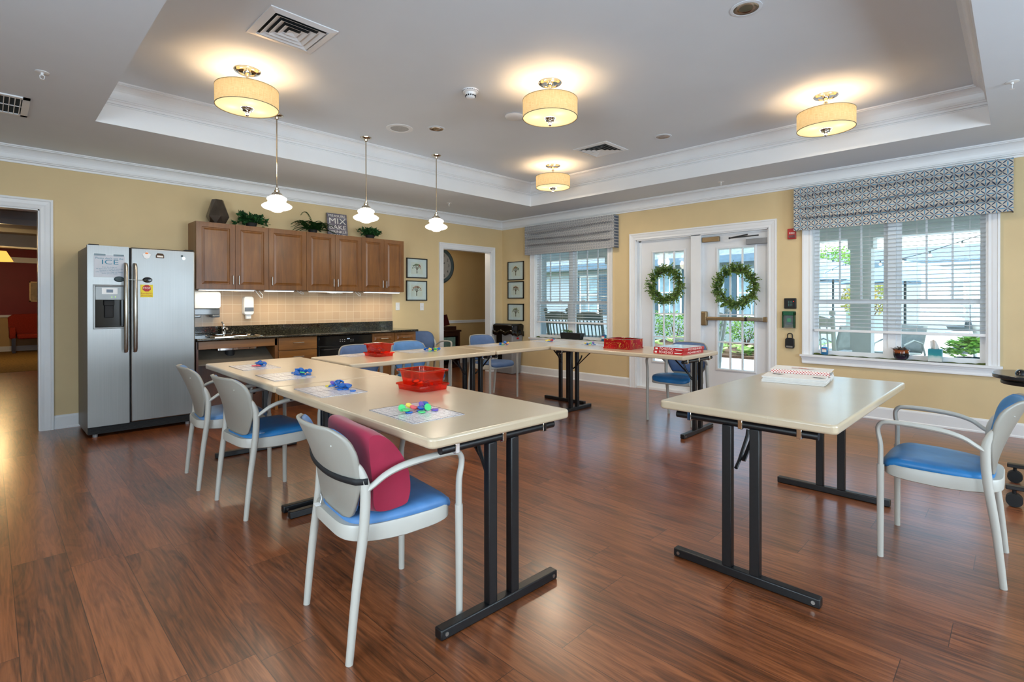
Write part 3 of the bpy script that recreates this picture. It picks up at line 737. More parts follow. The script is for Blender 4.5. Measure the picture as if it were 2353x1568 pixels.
def cabinet(x0, x1, doors, label, name='wall_cabinet', z0=UZ0, z1=UZ1, yf=UY, handles=()):
    t = thing(name, label, 'cabinet', ((x0 + x1) / 2, yf, z0)); ox, oz = (x0 + x1) / 2, z0
    m = MB(); m.box((x0 - ox + .0005, .021, 0), (x1 - ox - .0005, -yf - .002, z1 - oz)); m.build('body', ['cab'], t, smooth=0)
    for i, (a, b) in enumerate(doors):
        m = MB(); raised_door(m, a - ox + .002, b - ox - .002, .003, z1 - oz - .003, 0)
        d = m.build('door', 'cab', t, smooth=0, bevel=0)
        hx, hz = handles[i]; m = MB(); pull(m, hx - ox, hz - oz, 0, .1); m.build('handle', 'brushed', d)
    return t
hz = UZ0 + .11
cabinet(ux[0], ux[2], [(ux[0], ux[1]), (ux[1], ux[2])], 'brown maple wall cabinet with two doors, beside the fridge, vase on top', handles=[(ux[1] - .03, hz), (ux[1] + .035, hz)])
cabinet(ux[2], ux[3], [(ux[2], ux[3])], 'brown maple wall cabinet with one wide door, under the fern', handles=[(ux[2] + .035, hz)])
cabinet(ux[3], ux[5], [(ux[3], ux[4]), (ux[4], ux[5])], 'brown maple wall cabinet with two doors, under the baking sign', handles=[(ux[4] - .03, hz), (ux[4] + .03, hz)])
cabinet(ux[5], ux[7], [(ux[5], ux[6]), (ux[6], ux[7])], 'brown maple wall cabinet with two narrow doors, beside the framed tree prints', handles=[(ux[6] - .03, hz), (ux[6] + .03, hz)])
# under cabinet lights
for i, (a, b) in enumerate(((-5.10, -4.50), (-4.38, -4.02), (-3.82, -3.20), (-3.02, -2.44))):
    t = thing('under_cabinet_light', ['slim lit light bar under the wall cabinet beside the fridge', 'slim lit light bar under the wide single door wall cabinet', 'slim lit light bar under the wall cabinet below the baking sign',
              'slim lit light bar under the narrow wall cabinet by the tree prints'][i], 'light', ((a + b) / 2, -.27, UZ0), group=None)
    h = (b - a) / 2; m = MB(); m.box((-h, -.03, -.012), (h, .03, 0)); m.build('housing', 'white_pl', t)
    m = MB(); m.box((-h + .01, -.025, -.016), (h - .01, .025, -.012)); m.build('diffuser', 'strip', t)
    lamp('strip_light', 'AREA', (0, 0, -.02), 1.15, (1, .86, .62), b - a - .04, rot=(R(-12), 0, 0), size_y=.04, parent=t)
t = thing('junction_box', 'small white and grey power box under the wall cabinets', 'power box', (-3.41, -.18, UZ0))
MB().box((-.10, -.04, -.028), (.0, .04, 0)).build('white_half', 'white_pl', t, bevel=.003); MB().box((0, -.04, -.03), (.09, .04, 0)).build('grey_half', 'grey_pl', t, bevel=.003)
for i, (px, lb) in enumerate(((-4.44, 'white looped cable hanging under the cabinet beside the soap dispenser'), (-3.93, 'white cable loop under the wide wall cabinet'), (-3.11, 'white cable loop hanging beside the small power box'))):
    m = MB(); k = (1, .45, .6)[i]; m.tube([(px - .04, -.25, UZ0), (px - .02, -.24, UZ0 - .03 * k), (px + .03, -.23, UZ0 - .09 * k), (px + .05, -.24, UZ0 - .10 * k), (px + .045, -.25, UZ0 - .06 * k), (px + .0, -.26, UZ0 - .01)], .004, 6)
    tag(m.build('power_cable', 'white_pl'), lb, 'cable')
# backsplash
tag(MB().box((-5.2, -.012, .988), (-2.392, 0, 1.43)).build('tile_backsplash', 'tile', smooth=0), 'glazed beige square tile backsplash behind the counter', 'backsplash')
# counter, granite upstand
CT = .885
t = thing('countertop', 'black speckled granite countertop with upstand along the kitchen wall', 'countertop', (0, 0, 0))
m = MB(); slab(m, -5.21, -2.375, .10, .66, CT - .032, CT, [], Matrix(((1, 0, 0, 0), (0, 0, -1, 0), (0, 1, 0, 0), (0, 0, 0, 1))))
m = MB()
def cutslab(m, xs, ys, z0, z1, hole):
    for a, b in zip(xs, xs[1:]):
        for c_, d_ in zip(ys, ys[1:]):
            if (a, b) == hole[0] and (c_, d_) == hole[1]: continue
            m.box((a, c_, z0), (b, d_, z1))
SKX, SKY = (-5.02, -4.50), (-.55, -.13)
cutslab(m, [-5.21, SKX[0], SKX[1], -2.375], [-.66, SKY[0], SKY[1], 0], CT - .032, CT, (SKX, SKY))
m.build('slab', 'granite', t, smooth=0)
m = MB(); m.tube([(-5.21, -.66, CT - .016), (-2.375, -.66, CT - .016)], .016, 12); m.build('rounded_edge', 'granite', t)
MB().box((-5.21, -.026, CT), (-2.395, 0, .990)).build('upstand', 'granite', t, smooth=0)
# base units
def drawer(mb, x0, x1, z0, z1, y, raised=False):
    if raised: raised_door(mb, x0, x1, z0, z1, y, st=.022)
    else: mb.box((x0, y, z0), (x1, y + .02, z1))
BY = -.625
t = thing('sink_cabinet', 'open front brown sink cabinet with sloped knee panel under the counter', 'cabinet', (-4.77, BY, 0))
MB().box((-.43, 0, .765), (.41, .02, .85)).build('apron', 'cabx', t, bevel=.002)
MB().box((.38, .0, 0), (.415, .6, .85)).build('side_panel', 'cab', t, smooth=0)
MB().box((-.44, .0, 0), (-.42, .6, .85)).build('side_panel', 'panel', t, smooth=0)
m = MB(); m.add([(-.42, .03, .60), (.38, .03, .60), (.38, .30, .74), (-.42, .30, .74), (-.42, .03, .585), (.38, .03, .585), (.38, .30, .725), (-.42, .30, .725)], [(0, 1, 2, 3), (7, 6, 5, 4), (0, 4, 5, 1), (2, 6, 7, 3)])
m.build('pipe_cover', mat('grey_brown_laminate', '6b6256', .5, ns=10), t, smooth=0)
m = MB(); m.box((-.42, .20, .0), (.38, .22, .60)); m.build('knee_panel', 'panel', t, smooth=0)
m = MB(); m.cyl((-.05, .2, .62), (-.05, .2, .76), .05, 14); m.cyl((-.05, .2, .70), (-.05, .45, .66), .022, 10); m.build('drain_pipe', 'rubber', t)
t = thing('drawer_unit', 'brown wooden base unit with stacked drawers beside the black oven', 'cabinet', (-4.11, BY, 0))
MB().box((-.24, .021, .08), (.24, .6, .852)).build('body', 'cab', t, smooth=0)
MB().box((-.24, .07, 0), (.24, .09, .08)).build('toe_kick', 'panel', t, smooth=0)
for z0, z1 in ((.70, .85), (.52, .69), (.31, .51), (.09, .30)):
    m = MB(); m.box((-.235, 0, z0), (.235, .02, z1)); d = m.build('drawer', 'cabx', t, bevel=.003)
    m = MB(); pull(m, 0, (z0 + z1) / 2 + .01, 0, .12, False); m.build('handle', 'brushed', d)
t = thing('wall_oven', 'black built-in oven with touch panel under the granite counter', 'oven', (-3.485, BY, 0))
MB().box((-.375, .012, .08), (.375, .6, .845)).build('body', 'blackm', t, smooth=0)
m = MB(); m.box((-.37, -.012, .725), (.37, .012, .845)); p = m.build('control_panel', 'black', t, bevel=.004)
oven_disp = m_emit('lit_oven_display', 'cfe6ff', .9)
text('display_digits', '8:04', .022, oven_disp, TK(.03, .80, -.0125), p, .0003)
m = MB()
for r_ in range(2):
    for k in list(range(3)) + [5, 6]: m.box((-.09 + k * .03, -.0128, .765 + r_ * .022), (-.078 + k * .03, -.0122, .769 + r_ * .022))
m.build('touch_marks', 'white_ink', p, smooth=0)
m = MB(); m.box((-.37, -.012, .10), (.37, .012, .715)); d = m.build('oven_door', 'black', t, bevel=.004)
m = MB(); m.tube([(-.33, -.012, .675), (-.33, -.05, .675), (.33, -.05, .675), (.33, -.012, .675)], .010, 8); m.build('handle', 'blackm', d)
MB().box((-.30, -.0135, .22), (.30, -.0118, .58)).build('oven_window', 'glass', d, smooth=0)
MB().box((-.37, .07, 0), (.37, .09, .08)).build('toe_kick', 'panel', t, smooth=0)
t = thing('base_cabinet', 'brown base cabinet with two raised panel drawers at the counter end', 'cabinet', (-2.74, BY, 0))
MB().box((-.362, .021, .08), (.355, .6, .852)).build('body', 'cab', t, smooth=0)
MB().box((-.36, .07, 0), (.355, .09, .08)).build('toe_kick', 'panel', t, smooth=0)
for a, b in ((-.358, -.004), (.004, .352)):
    m = MB(); raised_door(m, a, b, .705, .848, 0, st=.03); d = m.build('drawer', 'cab', t, smooth=0)
    m = MB(); pull(m, (a + b) / 2, .775, 0, .12, False); m.build('handle', 'brushed', d)
    m = MB(); raised_door(m, a, b, .09, .695, 0); d = m.build('door', 'cab', t, smooth=0)
    m = MB(); pull(m, -.03 if a < -.1 else .03, .62, 0, .1); m.build('handle', 'brushed', d)
# sink and faucet
t = thing('kitchen_sink', 'stainless steel inset sink in the granite counter', 'sink', ((SKX[0] + SKX[1]) / 2, -.34, CT))
m = MB(); a, b = .275, .225
rim = [((a, b), .0), ((a, b), .006), ((a - .02, b - .02), .006), ((a - .035, b - .035), -.01), ((a - .045, b - .045), -.15), ((.02, .02), -.155)]
def rr(ax, by, z, r=.05, n=6):
    o = []
    for cx, cy2, s0 in ((ax - r, by - r, 0), (-(ax - r), by - r, 1), (-(ax - r), -(by - r), 2), (ax - r, -(by - r), 3)):
        for k in range(n + 1): an = PI / 2 * (s0 + k / n); o.append((cx + r * math.cos(an), cy2 + r * math.sin(an), z))
    return o
L = [rr(p[0], p[1], z, min(.05, p[0] * .9)) for p, z in rim]; n = len(L[0])
m.add([q for l in L for q in l], [(i * n + k, i * n + (k + 1) % n, (i + 1) * n + (k + 1) % n, (i + 1) * n + k) for i in range(len(L) - 1) for k in range(n)] + [tuple((len(L) - 1) * n + k for k in range(n))])
m.build('basin', 'chrome', t)
t = thing('kitchen_faucet', 'chrome single lever faucet standing at the back of the sink', 'faucet', (-4.79, -.10, CT + .004))
m = MB(); m.prism([(x, y) for x, y, z in rr(.10, .028, 0, .027)], 0, .012); m.build('base_plate', 'chrome', t)
m = MB(); m.lathe([(.026, .01), (.024, .06), (.026, .075), (.022, .095), (.0, .10)], n=18); m.tube([(0, -.01, .045), (0, -.06, .075), (0, -.12, .080), (0, -.135, .065)], [.016, .014, .012, .011], 10); m.build('spout', 'chrome', t)
m = MB(); m.tube([(0, 0, .095), (0, .0, .115), (-.015, .015, .155)], [.014, .012, .010], 10); m.build('lever', 'chrome', t)
# dispensers
t = thing('paper_towel_dispenser', 'white and smoky plastic paper towel dispenser on the tiles', 'dispenser', (-4.985, -.012, 1.1))
m = MB(); m.prism([(x, z) for x, z, _ in rr(.145, .10, 0, .03)], 0, .16, T=Matrix(((1, 0, 0, .0), (0, 0, -1, 0), (0, 1, 0, .205), (0, 0, 0, 1)))); m.build('cover', 'white_pl', t, bevel=.006, seg=3)
m = MB(); m.box((-.14, -.15, .03), (.14, 0, .105)); m.box((-.14, -.15, .0), (-.06, 0, .03)); m.box((.06, -.15, 0), (.14, 0, .03)); m.build('lower_cover', 'smoke_pl', t, bevel=.008)
t = thing('soap_dispenser', 'white wall soap dispenser above the sink on the tiles', 'dispenser', (-4.50, -.012, 1.07))
m = MB(); m.prism([(x, z) for x, z, _ in rr(.057, .115, 0, .03)], 0, .09, T=Matrix(((1, 0, 0, 0), (0, 0, -1, 0), (0, 1, 0, .165), (0, 0, 0, 1)))); m.build('cover', 'white_pl', t, bevel=.01, seg=3)
m = MB(); m.box((-.052, -.0925, .095), (.052, -.02, .145)); m.build('level_window', 'smoke_pl', t)
m = MB(); m.box((-.03, -.075, 0), (.03, -.02, .052)); m.build('push_nozzle', 'white_pl', t, bevel=.006)

# ------------------------------------------------------------------ fridge
t = thing('refrigerator', 'side by side stainless steel fridge with ice dispenser and door lock', 'refrigerator', (-5.687, -.74, 0))
fx = .44
MB().box((-fx, .07, .03), (fx, .70, 1.80)).build('cabinet_body', mat('grey_fridge_side', '77726a', .45, .3, ns=40, na=.04, bs=200, bst=.2), t, bevel=.004)
gx = -.118
def fdoor(a, b, nm):
    m = MB()
    if nm == 'freezer_door':
        hx0, hx1, hz0, hz1 = -.385, -.165, 1.04, 1.43
        for p, q in (((a, 0, .105), (b, .062, hz0)), ((a, 0, hz1), (b, .062, 1.815)), ((a, 0, hz0), (hx0, .062, hz1)), ((hx1, 0, hz0), (b, .062, hz1)), ((hx0, .055, hz0), (hx1, .062, hz1))): m.box(p, q)
        return m.build(nm, 'steel', t, smooth=0)
    m.box((a, 0, .105), (b, .062, 1.815)); return m.build(nm, 'steel', t, bevel=.012, seg=3)
dA = fdoor(-fx, gx - .006, 'freezer_door'); dB = fdoor(gx + .006, fx, 'fridge_door')
MB().box((gx - .006, .02, .105), (gx + .006, .062, 1.81)).build('gasket', 'rubber', t, smooth=0)
for x, d in ((gx - .038, dA), (gx + .036, dB)):
    m = MB(); m.tube([(x, 0, .80), (x, -.045, .805), (x, -.055, .83), (x, -.058, 1.2), (x, -.055, 1.62), (x, -.045, 1.645), (x, 0, 1.65)], [.013, .015, .017, .018, .017, .015, .013], 12)
    m.build('handle', mat('satin_steel_handle', 'a8a49c', .28, 1, ns=20, na=.03), d)
m = MB(); m.box((-fx + .005, .03, .03), (fx - .005, .07, .10))
for k in range(5): m.box((-fx + .02, .022, .038 + k * .012), (fx - .02, .03, .042 + k * .012))
m.build('kick_grille', 'rubber', t, smooth=0)
m = MB()
for x, y in ((-fx + .06, .06), (fx - .06, .06), (-fx + .06, .64), (fx - .06, .64)): m.cyl((x, y, 0), (x, y, .035), .02, 10)
m.build('levelling_feet', 'grey_pl', t)
for x in (-fx + .05, fx - .05): MB().box((x - .04, .01, 1.80), (x + .04, .12, 1.825)).build('hinge_cover', 'rubber', t, bevel=.005)
# dispenser niche
casm = MB(); 
prn = [(0, .004), (0, -.010), (.012, -.012), (.016, .004)]
for (t0, d0), (t1, d1) in zip(prn, prn[1:]):
    A = [(-.385 - t0, d0, 1.04 - t0), (-.165 + t0, d0, 1.04 - t0), (-.165 + t0, d0, 1.43 + t0), (-.385 - t0, d0, 1.43 + t0)]
    B = [(-.385 - t1, d1, 1.04 - t1), (-.165 + t1, d1, 1.04 - t1), (-.165 + t1, d1, 1.43 + t1), (-.385 - t1, d1, 1.43 + t1)]
    for i in range(4): j = (i + 1) % 4; casm.add([A[i], A[j], B[j], B[i]], [(0, 1, 2, 3)])
casm.build('dispenser_surround', 'steel', dA, smooth=0)
MB().box((-.383, -.006, 1.30), (-.167, .05, 1.428)).build('dispenser_panel', mat('grey_control_panel', '8d9294', .35, .3, ns=20, na=.03), dA, bevel=.003)
MB().box((-.335, -.0085, 1.355), (-.215, -.006, 1.415)).build('display_bezel', 'white_pl', dA, smooth=0)
MB().box((-.30, -.0095, 1.37), (-.25, -.008, 1.40)).build('display', mat('blue_grey_display', '5d6f86', .2, ns=20), dA, smooth=0)
m = MB(); m.box((-.262, -.008, 1.325), (-.256, -.0055, 1.331)); m.box((-.235, -.008, 1.326), (-.229, -.0055, 1.332)); m.build('indicator_light', m_emit('green_indicator', '9fe04a', 1.5), dA, smooth=0)
m = MB(); m.box((-.383, .05, 1.042), (-.167, .056, 1.30)); m.box((-.383, .0, 1.042), (-.379, .05, 1.30)); m.box((-.171, 0, 1.042), (-.167, .05, 1.30)); m.box((-.383, .0, 1.042), (-.167, .05, 1.05)); m.build('dispenser_recess', 'black', dA, smooth=0)
m = MB(); m.box((-.315, .02, 1.245), (-.235, .05, 1.30)); m.box((-.31, .028, 1.13), (-.24, .04, 1.25)); m.build('dispenser_paddle', 'rubber', dA, bevel=.006)
fxo, fyo = -5.687, -.74
def stuck(name, label, cat, x, z): return thing(name, label, cat, (fxo + x, fyo - .0005, z))
s = stuck('paper_notice', 'taped paper notice about ice on the freezer door', 'notice', -.275, 1.62)
m = MB(); m.box((-.118, -.002, -.105), (.118, 0, .105)); m.build('sheet', mat('grey_white_notice_paper', 'c3c9d4', .5, ns=20, na=.02), s, smooth=0)
m = MB(); m.box((-.115, -.003, .095), (-.03, 0, .116)); m.box((.03, -.003, .095), (.11, 0, .116)); m.build('tape', 'clear_pl', s, smooth=0)
text('lettering', "Please don't use the", .026, 'blue_ink', TK(0, .075, -.0022), s, .0003, width=.21)
text('lettering', 'ICE', .062, 'blue_ink', TK(.003, .038, -.0022), s, .0003, width=.125)
for i, l in enumerate(('from the fridge as', "we won't have enough to serve the", 'Residents in the afternoon.', '(The kitchen has a huge ice maker)', 'Thank you so much!')):
    text('lettering', l, .013, 'blue_ink', TK(0, -.008 - i * .0155, -.0022), s, .0002, width=(.11, .205, .15, .205, .12)[i])
s = stuck('fridge_label', 'yellow and red STOP label below the lock on the fridge door', 'label', .018, 1.39)
MB().box((-.052, -.002, -.062), (.052, 0, .062)).build('sheet', 'yellow', s, smooth=0)
m = MB(); m.prism([(.037 * math.cos(R(22.5 + 45 * k)), .034 * math.sin(R(22.5 + 45 * k))) for k in range(8)], .002, .0028, T=TK(0, .027, 0)); m.build('stop_octagon', 'red_ink', s, smooth=0)
text('lettering', 'STOP', .027, 'white_ink', TK(0, .027, -.003), s, .0003, width=.06)
text('lettering', "Resident's", .02, 'red_ink', TK(0, -.024, -.0022), s, .0003, width=.092)
text('lettering', 'Food Only', .02, 'red_ink', TK(0, -.047, -.0022), s, .0003, width=.086)
s = stuck('fridge_lock', 'cable lock with two oval pads joining the fridge doors', 'lock', 0, 1.50)
for x, mm in ((-.202, 'iron'), (.024, 'black')):
    m = MB(); m.lathe([(.0, -.0), (.040, 0), (.040, .006), (.032, .014), (0, .016)], n=24, T=Matrix.Translation((x, 0, .0)) @ Matrix.Rotation(R(90), 4, 'X') @ Matrix.Scale(.68, 4, (0, 1, 0))); m.build('lock_pad', mm, s)
m = MB(); m.tube([(-.19, -.016, 0), (-.156, -.06, -.004), (-.08, -.078, -.006), (0, -.03, -.004), (.012, -.017, 0)], .002, 6); m.build('lock_cable', 'brushed', s)
s = stuck('fridge_magnet', 'white and orange shaped magnet near the top of the fridge door', 'magnet', .018, 1.745)
m = MB(); m.prism([(.032 * math.cos(a) * (1 + .15 * math.sin(5 * a)), .032 * math.sin(a) * (1 + .12 * math.cos(4 * a))) for a in [k * PI / 10 for k in range(20)]], 0, .005, T=TK(0, 0, 0)); m.build('magnet_body', 'white_pl', s, smooth=0)
m = MB(); m.prism([(.014 * math.cos(a), .008 * math.sin(a) + .02) for a in [k * PI / 8 for k in range(16)]], .005, .007, T=TK(0, 0, 0)); m.build('painted_top', CHIP['orange'], s, smooth=0)
s = stuck('fridge_magnet', 'small brown cottage shaped magnet on the fridge door', 'magnet', .13, 1.745)
m = MB(); m.prism([(-.034, -.02), (.034, -.022), (.034, .006), (.024, .024), (-.022, .026), (-.034, .006)], 0, .006, T=TK(0, 0, 0)); m.build('magnet_body', 'twig', s, smooth=0)
m = MB(); m.prism([(-.026, -.014), (.026, -.015), (.026, .003), (-.026, .004)], .006, .0068, T=TK(0, 0, 0)); m.build('painted_wall', 'paper', s, smooth=0)
s = stuck('fridge_magnet', 'round grey and silver magnets at the outer corner of the fridge door', 'magnet', .33, 1.74)
m = MB(); m.cyl((-.008, 0, .016), (-.008, -.006, .016), .010, 14); m.build('dark_disc', 'iron', s)
m = MB(); m.cyl((.006, 0, -.008), (.006, -.005, -.008), .017, 16); m.build('silver_disc', 'brushed', s)

# ------------------------------------------------------------------ things on top of the wall cabinets
ZU = UZ1
t = thing('geometric_vase', 'faceted pewter vase on the wall cabinet above the fridge', 'vase', (-4.87, -.17, ZU))
m = MB()
def ring5(r, z, off=0, n=6): return [(r * math.cos(2 * PI * k / n + off), r * math.sin(2 * PI * k / n + off), z) for k in range(n)]
Rg = [ring5(.075, 0), ring5(.125, .09, PI / 6), ring5(.062, .29), ring5(.054, .29), ring5(.05, .24)]
vs = [p for r in Rg for p in r]; fs = [tuple(range(6))[::-1]]
for k in range(6):
    fs += [(k, (k + 1) % 6, 6 + k), ((k + 1) % 6, 6 + (k + 1) % 6, 6 + k), (6 + k, 6 + (k + 1) % 6, 12 + (k + 1) % 6), (6 + k, 12 + (k + 1) % 6, 12 + k)]
    fs += [(12 + k, 12 + (k + 1) % 6, 18 + (k + 1) % 6, 18 + k), (18 + k, 18 + (k + 1) % 6, 24 + (k + 1) % 6, 24 + k)]
fs.append(tuple(24 + k for k in range(6)))
m.add(vs, fs); m.build('vase_body', 'vase', t, smooth=0)
def leaf(mb, p, d, upv, L, W, mi=0, shape='oval', fold=.15):
    d = Vector(d).normalized(); upv = Vector(upv); sd = d.cross(upv)
    if sd.length < 1e-3: sd = Vector((1, 0, 0))
    sd.normalize(); nn = sd.cross(d).normalized(); p = Vector(p)
    if shape == 'ivy': pr = [(0, 0), (.15, .45), (.42, .5), (.5, .28), (1, 0)]
    elif shape == 'thin': pr = [(0, 0), (.35, .5), (1, 0)]
    else: pr = [(0, 0), (.25, .42), (.6, .45), (1, 0)]
    c_ = [p + d * (a * L) - nn * (fold * W * (1 if 0 < a < 1 else 0)) for a, b in pr]
    l_ = [p + d * (a * L) + sd * (b * W) for a, b in pr[1:-1]]; r_ = [p + d * (a * L) - sd * (b * W) for a, b in pr[1:-1]]
    o = len(mb.v); n = len(pr); mb.v += [Vector(q) for q in c_ + l_ + r_]
    for i in range(n - 1):
        for off, fl in ((n - 1, 0), (n - 1 + n - 2, 1)):
            q = [o + i, o + i + 1]
            if i + 1 < n - 1: q.append(o + off + i + 1)
            if i > 0: q.append(o + off + i)
            if len(q) > 2: mb.f.append(q if fl else q[::-1]); mb.mi.append(mi)
def ivy(name, label, loc, wx, h, n, seed, shape='ivy', mt='leaf', lw=(.035, .055)):
    rnd = random.Random(seed); t = thing(name, label, 'plant', loc); m = MB(); sm = MB()
    for i in range(n):
        a = rnd.uniform(0, 2 * PI); e = rnd.uniform(.1, 1.25); L = rnd.uniform(.5, 1)
        ex = Vector((math.cos(a) * wx * L * math.cos(e * .7), math.sin(a) * .12 * L, math.sin(e) * h * L + .02)); st = Vector((rnd.uniform(-.3, .3) * wx, rnd.uniform(-.05, .05), .04))
        pts = [st.lerp(ex, k / 5) + Vector((0, 0, .05 * math.sin(k / 5 * PI))) for k in range(6)]
        for p in pts: p.z = max(p.z, .012)
        sm.tube(pts, .0016, 4)
        for k in range(1, 6):
            for _ in range(3):
                d = Vector((rnd.gauss(0, 1), rnd.gauss(0, 1) - .4, rnd.gauss(.2, .8)))
                p = pts[k] + Vector((rnd.uniform(-.02, .02), rnd.uniform(-.02, .02), rnd.uniform(-.01, .03)))
                leaf(m, p, d, (rnd.gauss(0, .4), rnd.gauss(-.3, .4), 1), rnd.uniform(*lw), rnd.uniform(*lw), shape=shape)
    for v in m.v: v.z = max(v.z, .002); v.y = min(v.y, .15)
    m.build('leaves', mt, t, smooth=0); sm.build('stems', mt, t, smooth=0)
    pot = MB(); pot.lathe([(.05, 0), (.07, .055), (.06, .06)], n=16); pot.build('pot', 'rubber', t)
ivy('artificial_ivy', 'dark green ivy plant on the wall cabinet beside the pewter vase', (-4.50, -.18, ZU), .24, .15, 26, 1)
ivy('artificial_ivy', 'small dark green ivy plant on the wall cabinet beside the baking sign', (-2.87, -.18, ZU), .24, .12, 20, 2)
t = thing('artificial_fern', 'green fern with arching fronds lying on top of the wall cabinets', 'plant', (-3.72, -.17, ZU)); m = MB(); rnd = random.Random(5)
for i in range(46):
    a = rnd.uniform(-1, 1) * .9 + (PI if i % 2 else 0); L = rnd.uniform(.14, .28); h = rnd.uniform(.02, .15) if i != 3 else .26; pts = []
    sx = rnd.uniform(-.1, .1)
    for k in range(12):
        s_ = k / 11; pts.append(Vector((sx + math.cos(a) * L * s_, math.sin(a) * L * s_ * .45 - .02, .05 + h * math.sin(s_ * PI * .62) - .06 * s_ * s_)))
    for p in pts: p.z = max(p.z, .01)
    m.tube(pts, .0018, 4)
    for k in range(1, 12):
        d = (pts[k] - pts[k - 1]).normalized(); sd = d.cross(Vector((0, 0, 1))).normalized()
        for sgn in (-1, 1):
            leaf(m, pts[k], sd * sgn + d * .35, (0, 0, 1), .058 * (1.1 - k / 13), .022, shape='thin', fold=.05)
            leaf(m, (pts[k] + pts[k - 1]) / 2, sd * sgn + d * .35, (0, 0, 1), .058 * (1.1 - k / 13), .022, shape='thin', fold=.05)
for v in m.v: v.z = max(v.z, .002)
m.build('fronds', 'fern', t, smooth=0); MB().lathe([(.045, 0), (.06, .05), (.05, .055)], n=14).build('pot', 'rubber', t)
# baking sign
t = thing('baking_sign', 'grey plank sign reading MEASURE MIX BAKE SPRINKLE on the wall cabinet', 'sign', (-3.32, -.10, ZU), rot=(R(-8), 0, 0))
sg = N('weathered_sign_boards'); v = sg.obj(); sgm = sg.ramp(sg.noise(sg.scale(v, (2, 1, 16)), 2, 2), [(.3, '5a6270'), (.5, '6d6570'), (.7, '8b8c98')]); sgm = sg.end(sg.bsdf(sgm, .6))
MB().box((-.148, 0, 0), (.148, .02, .335)).build('board', sgm, t, bevel=.002)
for s_, z, sz, wdt in (('MEASURE', .298, .05, .25), ('MIX', .222, .115, .25), ('BAKE', .135, .085, .25), ('SPRINKLE', .072, .05, .255), ('LOVE', .02, .045, .22)):
    text('lettering', s_, sz, 'white_ink', TK(0, z, -.0008), t, .0008, width=wdt)

# ------------------------------------------------------------------ ceiling lamps
def ceiling_lamp(x, y, label):
    t = thing('ceiling_lamp', label, 'lamp', (x, y, ZT), group=None)
    m = MB(); m.lathe([(.098, 0), (.098, -.008), (.088, -.016), (.07, -.018), (.066, -.012), (.03, -.014), (.026, -.03), (.012, -.045), (.012, -.06), (.02, -.066), (.009, -.072), (.008, -.10)], n=36); m.build('canopy', 'chrome', t)
    m = MB(); m.ball((0, 0, -.118), .022, 14); m.cyl((0, 0, -.13), (0, 0, -.34), .007, 8); m.build('stem', 'chrome', t)
    m = MB(); n = 48
    m.lathe([(.228, -.152), (.228, -.298)], n=n, cap=False); m.build('shade', 'shade', t, smooth=60, solid=.003)
    m = MB()
    for zz in (-.151, -.299): m.lathe([(.226, zz - .002), (.231, zz - .002), (.231, zz + .002), (.226, zz + .002), (.226, zz - .002)], n=48, cap=False)
    m.build('shade_trim', mat('grey_shade_edge', '8c8468', .6, ns=20), t)
    m = MB(); m.lathe([(0, -.296), (.222, -.296), (.222, -.291), (0, -.291)], n=48, cap=False); m.build('diffuser', 'diff', t)
    m = MB(); m.lathe([(.048, -.296), (.048, -.303), (.040, -.312), (.036, -.324), (.018, -.330), (.014, -.338), (.006, -.342)], n=24); m.ball((0, 0, -.354), .014, 12); m.build('finial', 'chrome', t)
    for k in range(3):
        an = R(20 + 120 * k); m = MB(); m.ball((.115 * math.cos(an), .115 * math.sin(an), -.268), .016, 10, sq=(1, 1, 1.3)); m.build('bulb', 'opal', t)
        lamp('lamp_glow', 'POINT', (.115 * math.cos(an), .115 * math.sin(an), -.222), 2.7, (1, .64, .34), .022, parent=t)
    lamp('lamp_down', 'AREA', (0, 0, -.301), 13, (1, .84, .64), .40, parent=t).data.shape = 'DISK'
ceiling_lamp(-5.32, -2.53, 'drum shade ceiling lamp hanging in front of the fridge corner, by the big air vent')
ceiling_lamp(-3.45, -4.10, 'drum shade ceiling lamp at the middle of the tray ceiling, beside the smoke detector')
ceiling_lamp(-1.50, -5.68, 'drum shade ceiling lamp nearest the large window with the blue valance')
ceiling_lamp(-1.41, -2.42, 'small looking drum shade ceiling lamp in the corner between door and windows')
# pendants
def pendant(x, y, label):
    t = thing('pendant_lamp', label, 'lamp', (x, y, ZT), group=None)
    m = MB(); m.lathe([(.062, 0), (.060, -.008), (.045, -.018), (.022, -.022), (.018, -.04), (.010, -.045)], n=24); m.build('canopy', 'nickel', t)
    m = MB(); m.cyl((0, 0, -.04), (0, 0, -.735), .0065, 8); m.build('rod', 'nickel', t)
    m = MB(); m.lathe([(.008, -.715), (.016, -.72), (.014, -.735), (.026, -.745), (.024, -.76), (.045, -.775), (.052, -.79), (.050, -.80)], n=24); m.build('shade_holder', 'nickel', t)
    m = MB(); m.lathe([(.046, -.79), (.060, -.80), (.088, -.815), (.094, -.832), (.082, -.848), (.086, -.862), (.118, -.878), (.138, -.892), (.139, -.905), (.125, -.920), (.095, -.932), (.062, -.940), (.040, -.955), (.015, -.960), (.0, -.961)], n=36)
    m.build('glass_shade', 'opal', t, smooth=60)
    lamp('pendant_glow', 'POINT', (0, 0, -1.02), 4, (1, .87, .68), .12, parent=t)
pendant(-4.77, -1.69, 'opal glass schoolhouse pendant lamp hanging before the fridge end of the cabinets')
pendant(-3.795, -1.69, 'opal glass schoolhouse pendant lamp hanging before the baking sign')
pendant(-2.816, -1.69, 'opal glass schoolhouse pendant lamp hanging before the tree print pictures')
